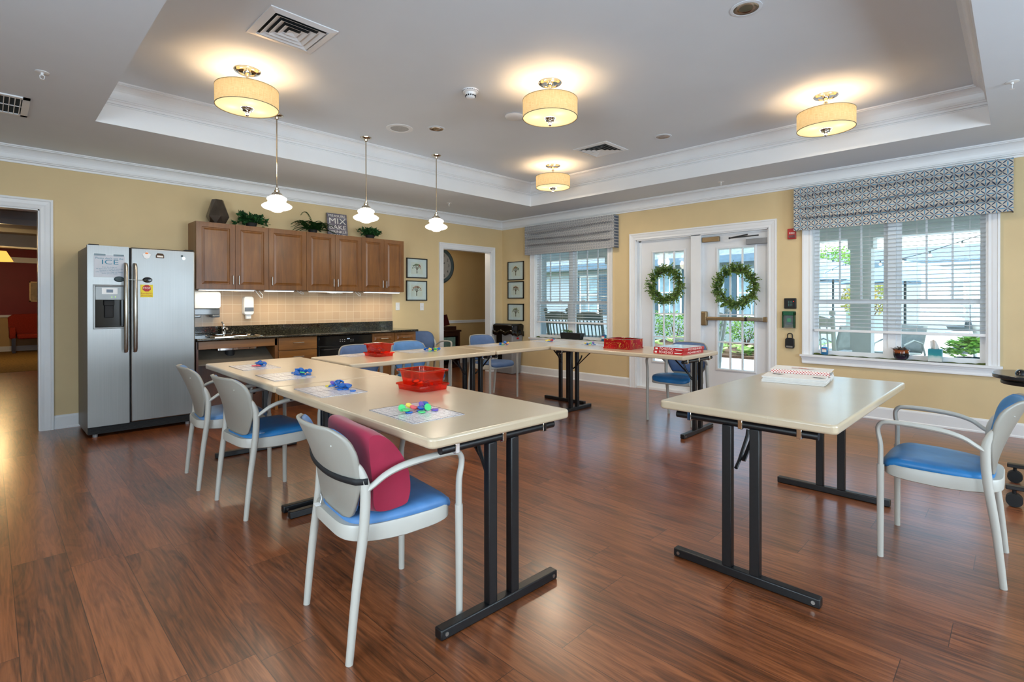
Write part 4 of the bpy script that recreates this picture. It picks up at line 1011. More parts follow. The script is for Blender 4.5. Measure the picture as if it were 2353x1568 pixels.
# recessed lights
def downlight(x, y, label, r=.075):
    t = thing('recessed_light', label, 'light', (x, y, ZT), group=None)
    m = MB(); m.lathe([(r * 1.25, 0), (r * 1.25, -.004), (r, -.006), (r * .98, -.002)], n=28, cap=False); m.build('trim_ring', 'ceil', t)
    m = MB(); m.lathe([(r, -.004), (r * .9, -.0035), (r * .6, -.002), (r * .55, -.001)], n=28, cap=False); m.lathe([(0, -.0012), (r * .56, -.0012)], n=28, cap=False); m.build('reflector', mat('copper_toned_reflector', '8f7460', .12, 1, ns=6, na=.2), t)
downlight(-3.42, -2.49, 'small unlit recessed chrome downlight near the round speaker'); downlight(-1.483, -4.08, 'small unlit recessed chrome downlight near the far air vent'); downlight(-3.42, -5.69, 'large looking unlit recessed chrome downlight in the open middle of the ceiling')
# vents
def air_vent(x0, y0, x1, y1, label):
    cx, cy_ = (x0 + x1) / 2, (y0 + y1) / 2; t = thing('air_vent', label, 'vent', (cx, cy_, ZT), group=None); h = (x1 - x0) / 2
    m = MB(); pr = [(h, 0), (h, -.006), (h - .045, -.014), (h - .05, 0)]
    def sq(mm, pr):
        for (a, z0), (b, z1) in zip(pr, pr[1:]):
            A = [(-a, -a, z0), (a, -a, z0), (a, a, z0), (-a, a, z0)]; B = [(-b, -b, z1), (b, -b, z1), (b, b, z1), (-b, b, z1)]
            for i in range(4): j = (i + 1) % 4; mm.add([A[i], A[j], B[j], B[i]], [(0, 1, 2, 3)])
    sq(m, pr); m.build('frame', 'trim', t, smooth=0)
    m = MB(); m.box((-h + .045, -h + .045, -.001), (h - .045, h - .045, -.0004)); m.build('duct_opening', mat('dark_duct', '1c2326', .8, ns=20), t, smooth=0)
    m = MB()
    for k in range(4):
        a = h - .06 - k * .042; sq(m, [(a, -.018), (a - .002, -.018), (a - .034, -.002), (a - .032, -.002)] if k < 3 else [(a, -.018), (a - .002, -.018), (0.001, -.006)])
    m.build('louvres', 'trim', t, smooth=0)
air_vent(-5.535, -3.61, -5.09, -3.15, 'large square louvred air vent on the ceiling above the tables')
air_vent(-1.805, -3.515, -1.33, -3.095, 'square louvred air vent on the ceiling near the exit doors')
t = thing('air_grille', 'white slotted air grille in the lower ceiling over the doorway', 'vent', (-6.72, -1.45, ZC)); m = MB()
for a, b in (((-.17, -.26), (-.13, .26)), ((.13, -.26), (.17, .26)), ((-.17, -.26), (.17, -.22)), ((-.17, .22), (.17, .26))): m.box((a[0], a[1], -.01), (b[0], b[1], 0))
m.build('frame', 'trim', t, smooth=0)
m = MB()
for k in range(9): x = -.12 + k * .03; m.box((x - .0025, -.22, -.010), (x + .0025, .22, -.002))
m.box((-.13, -.004, -.008), (.13, .004, -.002))
m.build('fins', 'trim', t, smooth=0); MB().box((-.13, -.22, -.0015), (.13, .22, -.0005)).build('duct_opening', mat('dark_duct_grille', '22333a', .8, ns=20), t, smooth=0)
t = thing('smoke_detector', 'white cone shaped smoke detector on the tray ceiling', 'smoke detector', (-3.812, -3.50, ZT))
m = MB(); m.lathe([(.072, 0), (.070, -.016), (.050, -.024), (.040, -.060), (.030, -.070), (0, -.072)], n=30); m.build('housing', 'white_pl', t, smooth=50)
m = MB()
for k in range(14): an = 2 * PI * k / 14; m.box((.0405, -.005, -.056), (.047, .005, -.044), T=Matrix.Rotation(an, 4, 'Z'))
for k in range(24): an = 2 * PI * k / 24; m.box((.067, -.005, -.013), (.0725, .005, -.009), T=Matrix.Rotation(an, 4, 'Z'))
m.build('intake_slots', 'rubber', t, smooth=0)
t = thing('wireless_access_point', 'white round access point with blue cable beside the middle ceiling lamp', 'access point', (-3.12, -3.36, ZT))
MB().lathe([(.085, 0), (.095, -.012), (.085, -.026), (.04, -.034), (0, -.035)], n=32).build('housing', 'white_pl', t, smooth=60)
m = MB(); m.tube([(.09, -.03, -.02), (.12, -.06, -.025), (.16, -.07, -.07), (.13, -.12, -.05), (.16, -.12, 0)], .004, 6); m.build('data_cable', CHIP['blue'], t)
t = thing('ceiling_speaker', 'round white ceiling speaker between the pendants and the small downlight', 'speaker', (-3.70, -2.22, ZT))
MB().lathe([(.14, 0), (.14, -.004), (.10, -.007), (.095, -.003)], n=40, cap=False).build('rim', 'trim', t); MB().lathe([(.096, -.004), (0, -.0045)], n=40, cap=False).build('speaker_grille', mat('speaker_mesh', 'b9bcbc', .7, ns=300, na=.2), t)
def sprinkler(x, y, label):
    t = thing('fire_sprinkler', label, 'sprinkler', (x, y, ZC)); m = MB(); m.lathe([(.036, 0), (.036, -.003), (.02, -.005)], n=20); m.build('escutcheon', 'white_pl', t)
    m = MB(); m.cyl((0, 0, 0), (0, 0, -.018), .008, 8); m.tube([(0, 0, -.018), (.012, 0, -.024), (.010, 0, -.042), (0, 0, -.048)], .0022, 5); m.tube([(0, 0, -.018), (-.012, 0, -.024), (-.010, 0, -.042), (0, 0, -.048)], .0022, 5); m.lathe([(.0, -.048), (.014, -.050), (0, -.052)], n=12); m.build('sprinkler_head', 'white_pl', t)
sprinkler(-6.522, -2.36, 'white fire sprinkler on the lower ceiling near the slotted grille'); sprinkler(-1.863, -.75, 'white fire sprinkler on the lower ceiling over the doorway with the clock')
sprinkler(-.329, -4.255, 'white fire sprinkler on the lower ceiling above the exit doors'); sprinkler(-1.843, -6.883, 'white fire sprinkler on the lower ceiling near the blue valance')

# ------------------------------------------------------------------ wreaths, alarms
def wreath(u, z, r, label, seed):
    rnd = random.Random(seed); t = thing('door_wreath', label, 'wreath', FW @ Vector((u, 0, z))); F3 = FW.to_3x3().to_4x4()
    m = MB(); n = 30; m.tube([(r * math.cos(2 * PI * k / n), -.02, r * math.sin(2 * PI * k / n)) for k in range(n + 1)], .012, 6, T=F3); m.build('twig_ring', 'twig', t)
    m = MB(); sm = MB()
    for i in range(330):
        a = 2 * PI * i / 330 + rnd.uniform(-.05, .05); side = rnd.choice((-1, 1, 1)); L = rnd.uniform(.05, .125) * (1.0 if side > 0 else .8)
        tang = Vector((-math.sin(a), 0, math.cos(a))); rad = Vector((math.cos(a), 0, math.sin(a)))
        d = (rad * side * rnd.uniform(.2, 1.2) - tang * rnd.uniform(.2, 1.2) + Vector((0, rnd.uniform(0, .8), 0))).normalized()
        p0 = rad * r + Vector((0, -.01, 0)); p1 = p0 + d * L; sm.tube([p0, p1], .0013, 3, T=F3)
        for k in range(7):
            q = p0.lerp(p1, (k + 1) / 7); dd = (d + Vector((rnd.gauss(0, .9), rnd.gauss(.2, .6), rnd.gauss(0, .9)))).normalized()
            lm = MB(); leaf(lm, q, dd, (rnd.gauss(0, 1), 1, rnd.gauss(0, 1)), rnd.uniform(.022, .034), rnd.uniform(.016, .022)); m.add(lm.v, lm.f, T=F3)
    for v in m.v: v.x = min(v.x, .055)
    m.build('leaves', 'wreath', t, smooth=0); sm.build('twigs', 'twig', t, smooth=0)
wreath(3.327, 1.515, .200, 'green leafy wreath hung on the fixed glass door beside the window', 11)
wreath(4.31, 1.475, .215, 'green leafy wreath hung on the exit door above the push bar', 12)
t = thing('fire_alarm', 'red FIRE alarm box partly behind the blue valance', 'fire alarm', (0, -4.975, 2.03))
MB().box((-.045, 0, 0), (.045, .03, .125), T=FW).build('alarm_body', 'red', t, bevel=.004)
MB().box((-.028, .03, .012), (.04, .048, .045), T=FW).build('strobe', 'clear_pl', t, bevel=.003)
text('lettering', 'FIRE', .03, 'white_ink', TW(-.004, .068, -.031), t, .0006, width=.06)
t = thing('access_keypad', 'black keypad reader with red light beside the exit door', 'keypad', (0, -4.958, 1.196))
MB().box((-.066, 0, 0), (.066, .025, .125), T=FW).build('reader_body', 'blackm', t, bevel=.006, seg=3)
m = MB()
for i in range(3):
    for j in range(4): m.box((-.02 + i * .018, .025, .03 + j * .018), (-.012 + i * .018, .0262, .038 + j * .018), T=FW)
m.build('keys', mat('pale_key_marks', '5a8f88', .5, ns=20), t, smooth=0)
MB().box((.036, .025, .085), (.042, .0265, .091), T=FW).build('status_light', m_emit('red_status_light', 'ff2a20', 3), t, smooth=0)
t = thing('door_release', 'green framed clear cover over a green exit button', 'exit button', (0, -4.947, .965))
MB().box((-.07, 0, .0), (-.055, .05, .19), T=FW).build('cover_side', 'green_clear', t, bevel=.002); MB().box((.055, 0, 0), (.07, .05, .19), T=FW).build('cover_side', 'green_clear', t, bevel=.002)
MB().box((-.07, 0, .15), (.07, .05, .20), T=FW).build('cover_hood', mat('dark_green_plastic', '14573c', .35, ns=20), t, bevel=.004)
MB().box((-.055, .045, .01), (.055, .048, .15), T=FW).build('cover_front', 'clear_pl', t); MB().box((-.055, 0, 0), (.055, .03, .012), T=FW).build('cover_base', 'brushed', t)
MB().box((-.036, 0, .04), (.034, .022, .145), T=FW).build('button_plate', 'grey_pl', t, bevel=.003); MB().box((-.02, .022, .07), (.02, .03, .115), T=FW).build('button', mat('green_button', '12a060', .4, ns=20, emit='12a060', es=.3), t, bevel=.003)
t = thing('key_lock_box', 'black key lock box with shackle hung under the exit button', 'lock box', (0, -4.955, .72))
m = MB(); m.prism([(-.042, 0), (.042, 0), (.05, .02), (.048, .11), (.03, .125), (-.03, .125), (-.048, .11), (-.05, .02)], 0, .035, T=FW @ Matrix(((1, 0, 0, 0), (0, 0, 1, 0), (0, 1, 0, 0), (0, 0, 0, 1)))); m.build('lock_body', 'blackm', t, bevel=.004)
MB().box((-.035, .035, .01), (.035, .04, .03), T=FW).build('silver_latch', 'brushed', t)
m = MB(); m.tube([(-.027, .015, .12), (-.027, .015, .155)] + [(.027 * math.cos(PI - a), .015, .155 + .025 * math.sin(a)) for a in [k * PI / 8 for k in range(1, 8)]] + [(.027, .015, .155), (.027, .015, .12)], .006, 8, T=FW); m.build('shackle', 'blackm', t)

# ------------------------------------------------------------------ tables
TZ = .776
def table(cx, cy_, L, rz, label, W_=.775, inset=.03):
    """long axis along local x"""
    t = thing('folding_table', label, 'table', (cx, cy_, 0), rz)
    m = MB(); P = rr(L / 2, W_ / 2, 0, .03, 5); m.prism([(x, y) for x, y, _ in P], TZ - .04, TZ)
    m.build('tabletop', 'table', t, bevel=.010, seg=4, smooth=50)
    for s_ in (-1, 1):
        px = s_ * (L / 2 - inset - .02); k = -s_
        m = MB()
        for dy in (-.062, .062): m.box((px - .018, dy - .022, .04), (px + .018, dy + .022, .70))
        lf = m.build('leg', 'blackm', t, bevel=.004)
        m = MB(); m.box((px - .022, -.325, 0.002), (px + .022, .325, .042)); fb = m.build('foot_bar', 'blackm', lf, bevel=.005)
        m = MB()
        for dy in (-.30, .30): m.cyl((px + s_ * .021, dy, .022), (px + s_ * .0245, dy, .022), .008, 10)
        m.build('foot_rivet', 'brushed', lf)
        m = MB(); m.cyl((px, -.315, .712), (px, .315, .712), .017, 14); m.build('pivot_tube', 'blackm', lf)
        for dy in (-.245, 0.0, .245):
            m = MB(); m.box((px - .020, dy - .010, .692), (px + .020, dy + .010, .735)); m.cyl((px - .0, dy, .686), (px, dy, .694), .005, 8); m.build('clamp', 'chrome', lf, bevel=.003)
        m = MB(); m.tube([(px + k * .012, 0.03, .50), (px + k * .05, 0.03, .525), (px + k * .12, .02, .63), (px + k * .13, .02, .66)], .0085, 8); m.tube([(px + k * .05, .01, .53), (px + k * .26, 0, .72)], .011, 8, flat=.5); m.box((px + k * .22, -.03, .725), (px + k * .34, .03, .736))
        m.build('folding_brace', 'blackm', lf)
    return t
a24 = R(90 - 2.0)
table(-5.240, -4.625, 1.60, a24, 'beige folding table with the red cushion chair at its corner')
table(-5.180, -3.01, 1.60, a24, 'beige folding table standing end to end, side toward the fridge')
table(-3.930, -2.72, 1.60, R(-.8), 'beige folding table along the kitchen side, with a red tub on it')
table(-2.315, -2.735, 1.60, R(-.4), 'beige folding table in the far corner of the horseshoe, by the bin')
table(-1.935, -3.936, 1.60, R(90.6), 'beige folding table by the exit doors with the red tin on it')
table(-3.600, -6.02, 1.60, R(-.6), 'beige folding table standing alone with a pile of card booklets', W_=.785)

# ------------------------------------------------------------------ chairs
def chair_proto(pad, pad2, name='armchair'):
    """origin on floor centre, faces +Y"""
    t = thing('stacking_armchair', 'x', 'chair')
    for s_ in (-1, 1):
        m = MB(); m.tube([(s_ * .252, .222, 0), (s_ * .252, .222, .30), (s_ * .250, .222, .46)], [.0135, .0155, .016], 12); m.build('front_leg', 'chair', t)
        m = MB(); crt(m, [(s_ * .235, -.225, 0), (s_ * .237, -.20, .25), (s_ * .238, -.172, .46), (s_ * .236, -.165, .60), (s_ * .232, -.178, .665), (s_ * .226, -.198, .705)], [.0135, .016, .018, .018, .014, .006]); m.build('rear_leg', 'chair', t)
        m = MB(); crt(m, [(s_ * .250, .222, .46), (s_ * .252, .222, .56), (s_ * .254, .232, .62), (s_ * .256, .228, .655), (s_ * .257, .20, .675), (s_ * .258, .10, .678), (s_ * .258, -.02, .668), (s_ * .255, -.09, .648), (s_ * .246, -.135, .618), (s_ * .238, -.165, .598)],
                         [.016, .0155, .0145, .0145, .015, .0165, .0165, .0145, .0135, .014], flat=.75, up0=(0, 1, 0)); m.build('armrest', 'chair', t)
    # seat shell
    def outl(k, f=1.0, dz=0):
        a = 2 * PI * k; c_, s2 = math.cos(a), math.sin(a); e = .38
        x = math.copysign(abs(c_) ** e, c_); y = math.copysign(abs(s2) ** (e if s2 > 0 else .62), s2)
        wx = .236 if y > 0 else .236 - .02 * abs(y)
        return x * wx * f, y * .225 * f + (.0 if y > 0 else -.0)
    m = MB(); n = 56; L = []
    for (f_, z) in ((.97, .405), (1.0, .41), (1.0, .452), (.985, .460), (.9, .458), (.0, .452)): L.append([(*[q * 1 for q in outl(k / n, f_)], z - (.012 * math.cos(min(1, abs(outl(k / n, f_)[1]) / .225) * PI / 2) if z < .42 else 0)) for k in range(n)])
    m.add([p for l in L for p in l], [(i * n + k, i * n + (k + 1) % n, (i + 1) * n + (k + 1) % n, (i + 1) * n + k) for i in range(len(L) - 1) for k in range(n)])
    m.add([(p[0] * .9, p[1] * .9, p[2] + .01) for p in L[0]], [tuple(range(n))[::-1]]); m.build('seat_shell', 'chair', t, smooth=50)
    m = MB(); L = []
    for (f_, z) in ((.91, .450), (.955, .458), (.965, .472), (.945, .486), (.86, .494), (.6, .496), (.0, .492)):
        r_ = []
        for k in range(n):
            x, y = outl(k / n, f_); y = y * 1.0 + .022; zz = z + .006 * math.cos(PI * x / .5) * 0
            zz -= .014 * max(0, -(y - .05) / .25)
            if y > .14: q = (y - .14) / .1; zz -= .034 * q * q
            r_.append((x, y, zz))
        L.append(r_)
    m.add([p for l in L for p in l], [(i * n + k, i * n + (k + 1) % n, (i + 1) * n + (k + 1) % n, (i + 1) * n + k) for i in range(len(L) - 1) for k in range(n)]); m.build('seat_pad', pad, t, smooth=60)
    # back shell and pad
    def bk(u, v, g=1.0, off=0.0):   # back shell surface
        U = (u * 2 - 1); hw = .130 + .108 * min(1, (v / .42)) ** .6
        if v > .80: hw += .022 * ((v - .80) / .2)
        if v < .07: hw *= (.72 + .28 * math.sqrt(max(0, 1 - (1 - v / .07) ** 2)))
        if v > .62: hw *= 1 - .40 * ((v - .62) / .38) ** 3.2
        x = U * hw * g; z = .468 + .356 * v
        yc = -.190 - .125 * v ** 1.4; ye = -.168 - .040 * v ** 1.6; y = yc + (ye - yc) * min(1.1, abs(x) / .243) ** 2.2 + off
        return (x, y, z + .006 * (1 - U * U) * v)
    global BK; BK = bk
    m = MB(); m.grid(lambda u, v: bk(u, v), 26, 30); m.build('backrest', 'chair_shell', t, smooth=60, solid=.011)
    m = MB(); g1 = lambda u, v: bk(u, .10 + v * .875, .93, .012 + .012 * (max(0, 1 - (2 * u - 1) ** 6) * max(0, 1 - (2 * v - 1) ** 8)) ** .5)
    m.grid(g1, 26, 30, flip=True); m.build('backrest_pad', pad2, t, smooth=60, solid=.010)
    m = MB()
    for x, v in ((-.165, .80), (.165, .80)):
        p = Vector(bk(.5 + x / .5, v)); m.ball((p.x, p.y - .006, p.z), .0042, 8)
    m.build('shell_rivets', 'chair', t)
    return t
PA = chair_proto('pad_pale', 'pad_pale'); PB_ = chair_proto('pad_blue', 'pad_pale'); PC = chair_proto('pad_blue', 'pad_slate'); PD = chair_proto('pad_slate', 'pad_slate'); PE = chair_proto('pad_blue', 'pad_blue')
protos = {'A': PA, 'B': PB_, 'C': PC, 'D': PD, 'E': PE}; used = set()
def chair(k, x, y, rz, label):
    p = protos[k]
    if k in used: return dup(p, label, (x, y, 0), rz)
    used.add(k); p.location = (x, y, 0); p.rotation_euler = (0, 0, rz); p['label'] = label; return p
ch1 = chair('A', -5.640, -5.040, R(-90 - 6.6), 'blue padded grey armchair with the crimson cushion strapped to its back')
chair('B', -5.510, -3.462, R(-90 + 2.5), 'grey armchair with a bright blue seat, between the cushion chair and the fridge side chair')
chair('A', -5.535, -2.745, R(-90 - 5), 'grey armchair with pale blue pads standing nearest the fridge')
chair('E', -3.392, -6.648, R(0), 'grey armchair with a bright blue seat drawn up to the lone table')
chair('C', -1.533, -4.295, R(90), 'grey armchair with slate blue back in front of the exit doors')
chair('D', -4.05, -2.20, R(180), 'slate blue grey armchair behind the red tub on the kitchen side table')
chair('B', -3.38, -2.12, R(180), 'blue backed armchair on the kitchen side, facing the drawer cabinet end')
chair('D', -2.01, -1.86, R(180), 'slate blue armchair at the far corner table, in front of the clock doorway')
chair('D', -2.06, -.50, R(178), 'slate blue armchair standing against the wall at the end of the counter')

# crimson cushion with strap
t = thing('lumbar_cushion', 'crimson wedge shaped back cushion leaning on the armchair back', 'cushion', (-5.640, -5.040, 0), R(-96.6))
m = MB()
prof = [(-.135, .492), (-.015, .487), (.012, .515), (.018, .575), (.004, .65), (-.03, .715), (-.075, .770), (-.125, .800), (-.165, .79), (-.162, .70), (-.15, .6)]
prof = cr(prof, 4, True)
def cu(u, v):
    k = u * len(prof); i = int(k) % len(prof); f_ = k - int(k); a = Vector(prof[i]); b = Vector(prof[(i + 1) % len(prof)]); p = a.lerp(b, f_)
    X = (v * 2 - 1); s2 = 1 - .10 * abs(X) ** 5; cc = Vector((-.06, .62)); p = cc + (p - cc) * s2
    return (X * .213, p.x - .012 * X * X * 0 + .015 * abs(X) ** 2, p.y)
m.grid(cu, 66, 15, cu=True, flip=True)
nn = 66
m.f.append([i for i in range(nn)]); m.mi.append(0); m.f.append([14 * nn + i for i in range(nn)][::-1]); m.mi.append(0)
m.build('cushion_body', 'cushion', t, bevel=0, smooth=50)
m = MB()
def band(u, v):
    vv = .60 - .13 * u - .06 * math.sin(PI * u); p = BK(u, vv); e = abs(2 * u - 1)
    return (p[0] * 1.07, p[1] - .010 + (.03 if e > .97 else 0), p[2] + .022 * (v - .5))
m.grid(band, 28, 2); m.build('elastic_strap', 'rubber', t, smooth=60, solid=.003)
m = MB(); m.tube([(-.10, -.21, .50), (-.105, -.205, .48), (-.10, -.215, .455)], .002, 5); m.box((-.115, -.235, .462), (-.08, -.215, .464)); m.build('cloth_tag', 'white_pl', t)

# ------------------------------------------------------------------ things on the tables
def board(x, y, rz, L, W_, label, z=TZ):
    m = MB(); m.box((-L / 2, -W_ / 2, 0), (L / 2, W_ / 2, .002)); o = m.build('game_board', 'board', None, (x, y, z + .0005), (0, 0, rz), smooth=0)
    e = MB()
    for p, q in (((-L / 2, -W_ / 2, .0019), (L / 2, -W_ / 2 + .003, .0024)), ((-L / 2, W_ / 2 - .003, .0019), (L / 2, W_ / 2, .0024)), ((-L / 2, -W_ / 2, .0019), (-L / 2 + .003, W_ / 2, .0024)), ((L / 2 - .003, -W_ / 2, .0019), (L / 2, W_ / 2, .0024)), ((-.002, -W_ / 2, .0019), (.002, W_ / 2, .0024))): e.box(p, q)
    e.build('printed_border', 'ink', o, smooth=0); return tag(o, label, 'game board')
CH = {}
def chip(col, x, y, z, tilt=(0, 0), label='', group='', r=.0165):
    if col not in CH:
        m = MB(); m.lathe([(0, 0), (r * .9, 0), (r, .0012), (r, .0052), (r * .9, .0064), (0, .0064)], n=22, cap=False)
        o = m.build('game_chip', CHIP[col]); CH[col] = o
    else: o = CH[col].copy(); C.objects.link(o)
    o.location = (x, y, z); o.rotation_euler = (tilt[0], tilt[1], 0); return tag(o, label, 'game chip', group)
def pile(cx, cy_, wx, wy, rz, cols, where, group, seed, z=TZ + .003):
    rnd = random.Random(seed); placed = []
    for c_ in cols:
        best = None
        for _ in range(3):
            x, y = rnd.gauss(0, wx * .85), rnd.gauss(0, wy * .85); lv = sum(1 for p in placed if (p[0] - x) ** 2 + (p[1] - y) ** 2 < .026 ** 2)
            if best is None or lv < best[2]: best = (x, y, lv)
            if lv <= 2: break
        x, y, lv = best; placed.append((x, y)); X = cx + x * math.cos(rz) - y * math.sin(rz); Y = cy_ + x * math.sin(rz) + y * math.cos(rz)
        tl = rnd.uniform(.1, .9) * (lv > 0); th = rnd.uniform(0, 6.28)
        chip(c_, X, Y, z + lv * .0068 + .0165 * math.sin(tl) * .9, (tl * math.cos(th), tl * math.sin(th)), '%s game chip in the pile on %s' % (c_, where), group)
cc = dict(b='blue', y='yellow', g='green', p='pink', u='purple', r='red', o='orange')
ex = lambda s: [cc[k] for k in s]
board(-5.425, -4.985, a24, .37, .265, 'printed game board with a colourful chip pile, at the corner by the cushion chair')
B0 = 'the board beside the cushion chair'
for col, x, y, z, tx, ty in (('green', -5.474, -4.945, .004, 1.1, -.5), ('yellow', -5.405, -4.90, .004, .5, .1), ('pink', -5.412, -4.945, .005, .35, .2), ('blue', -5.462, -4.985, .001, 0, 0), ('green', -5.470, -4.975, .009, .12, 0),
                             ('blue', -5.405, -4.992, .001, 0, 0), ('blue', -5.398, -4.985, .009, .2, .1), ('purple', -5.372, -4.95, .006, .9, .5), ('blue', -5.335, -4.93, .001, 0, 0), ('blue', -5.337, -4.928, .008, .1, .1), ('blue', -5.34, -4.935, .015, .2, 0),
                             ('green', -5.383, -5.015, .005, 1.0, -.2), ('purple', -5.348, -5.022, .001, .0, 0), ('green', -5.418, -5.02, .001, 0, 0), ('blue', -5.365, -4.975, .004, .2, .5), ('pink', -5.375, -4.925, .002, 0, .1)):
    chip(col, x, y, TZ + .003 + z + .0165 * math.sin(abs(tx)) * .95, (tx, ty), '%s game chip in the loose pile on %s' % (col, B0), 'chips on ' + B0)
board(-5.425, -4.155, a24, .37, .265, 'printed game board under a blue chip heap, just past the table seam')
pile(-5.353, -4.12, .052, .022, a24, ex('bbbbbbbbbbbbbbbbbbbbbbyyuu'), 'the board just past the table seam', 'chips on the board past the seam', 2)
board(-5.375, -3.40, a24, .37, .265, 'printed game board before the bright blue chair, with a long blue heap')
pile(-5.27, -3.40, .055, .025, a24, ex('bbbbbbbbbbbbbbbbbbbbbbg'), 'the board before the bright blue chair', 'chips on the board before the blue chair', 3)
board(-5.335, -2.72, a24, .37, .265, 'printed game board at the fridge end of the tables, pink and blue chips')
pile(-5.29, -2.70, .040, .020, a24, ex('ppppgbbbbbbbbub'), 'the board at the fridge end', 'chips on the board at the fridge end', 4)
board(-4.33, -2.46, R(0), .30, .24, 'game board half hidden by the red tub on the kitchen side table')
pile(-4.235, -2.545, .02, .015, 0, ex('bbybb'), 'the board behind the red tub', 'chips on the board behind the red tub', 5)
board(-3.70, -2.54, R(0), .37, .265, 'game board in front of the blue backed chair on the kitchen side')
pile(-3.60, -2.65, .048, .02, 0, ex('ybbbbgyubbgypbbyb'), 'the board before the blue backed chair', 'chips on the board before the blue backed chair', 6)
board(-2.72, -2.52, R(0), .37, .265, 'game board on the far corner table in front of the slate chair')
pile(-2.535, -2.63, .045, .02, 0, ex('rbbbgybbgpbbyb'), 'the far corner table board', 'chips on the far corner board', 7)
board(-1.80, -2.62, R(0), .30, .24, 'game board at the corner of the horseshoe by the planter window')
pile(-1.765, -2.68, .045, .02, 0, ex('ybbrryrybbyr'), 'the board by the planter window', 'chips on the board by the planter window', 8)
board(-1.79, -3.42, R(90), .30, .24, 'game board beside the red tin near the planter window')
pile(-1.86, -3.37, .04, .02, R(-60), ex('bbbybbugbby'), 'the board beside the red tin', 'chips on the board beside the red tin', 9)
board(-1.79, -4.44, R(90), .30, .24, 'game board behind the stacked red game boxes')

def tub(x, y, rz, label, where, cols, seed, L=.20, W_=.165, h=.115, inverted=False):
    t = thing('red_storage_tub', label, 'storage tub', (x, y, TZ), rz); th = .0025
    # lid used as a tray under the tub
    def shell(mb, pr, r=.03):
        Ls = [rr(a, b, z, r, 5) for a, b, z in pr]; n = len(Ls[0])
        mb.add([q for l in Ls for q in l], [(i * n + k, i * n + (k + 1) % n, (i + 1) * n + (k + 1) % n, (i + 1) * n + k) for i in range(len(Ls) - 1) for k in range(n)] + [tuple(range(n))[::-1]])
    a, b = L / 2, W_ / 2
    m = MB(); shell(m, [(a, b, .001), (a + .004, b + .004, .026), (a + .012, b + .012, .027), (a + .012, b + .012, .034)]); m.build('lid_tray', 'red_clear', t, solid=.002, smooth=50)
    m = MB(); shell(m, [(a - .022, b - .022, .006), (a - .004, b - .004, h), (a + .008, b + .008, h + .001), (a + .008, b + .008, h - .008)]); m.build('tub_body', 'red_clear', t, solid=.002, smooth=50)
    rnd = random.Random(seed); ca, sa = math.cos(rz), math.sin(rz)
    for i, c_ in enumerate(cols):
        px, py = rnd.uniform(-a + .045, a - .045), rnd.uniform(-b + .045, b - .045); lv = i // 7
        chip(c_, x + px * ca - py * sa, y + px * sa + py * ca, TZ + .012 + lv * .010 + rnd.uniform(0, .004), (rnd.uniform(-.5, .5), rnd.uniform(-.5, .5)), '%s game chip inside the red tub %s' % (c_, where), 'chips in the red tub ' + where)
tub(-5.02, -4.47, R(92), 'clear red plastic tub of chips on its lid, in the middle of the large table', 'on the large table', ex('uuuuuuuuuuuuuoouuuoyuuruuo'), 21, .235, .19, .112)
tub(-4.215, -2.655, R(92), 'clear red plastic tub heaped with chips on the kitchen side table', 'on the kitchen side table', ex('uuuuuuuuuuuuuuuouuuuuuuuuuuruuuuuoruuuuuuu'), 22, .225, .18, .112)
q = N('red_gold_tin'); v = q.obj(); qn = q.noise(v, 9, 2, .5, 2.0); ln = q.math('LESS_THAN', q.math('ABSOLUTE', q.math('SUBTRACT', qn, .5)), .012)
MT['tin'] = q.end(q.bsdf(q.mix(ln, q.ramp(q.noise(v, 6, 3), [(.3, '8c0c12'), (.7, 'c01a20')]), lin('c08a3a')), .22, .25))
t = thing('red_tin_box', 'open red tin box with gold swirls on the table by the exit doors', 'tin box', (-1.945, -3.86, TZ), R(4))
a, b, h = .145, .155, .105; m = MB()
for p, q_ in (((-a, -b, 0), (a, -b + .003, h)), ((-a, b - .003, 0), (a, b, h)), ((-a, -b, 0), (-a + .003, b, h)), ((a - .003, -b, 0), (a, b, h)), ((-a, -b, 0), (a, b, .004))): m.box(p, q_)
m.build('tin_body', 'tin', t, smooth=0)
m = MB(); m.box((-a - .006, -b - .006, 0), (a + .006, -b, .014)); m.box((-a - .006, b, 0), (a + .006, b + .006, .014)); m.box((-a - .006, -b, 0), (-a, b, .014)); m.box((a, -b, 0), (a + .006, b, .014)); m.build('lid_rim', 'tin', t, bevel=.002)
m = MB()
for p, q_ in (((-a, -b, h - .003), (a, -b + .006, h + .003)), ((-a, b - .006, h - .003), (a, b, h + .003)), ((-a, -b, h - .003), (-a + .006, b, h + .003)), ((a - .006, -b, h - .003), (a, b, h + .003))): m.box(p, q_)
m.build('rolled_rim', 'chrome', t, bevel=.002)
MB().box((-a + .02, -b + .03, .004), (a - .03, b - .05, h - .012)).build('packet', 'smoke_pl', t, bevel=.006)
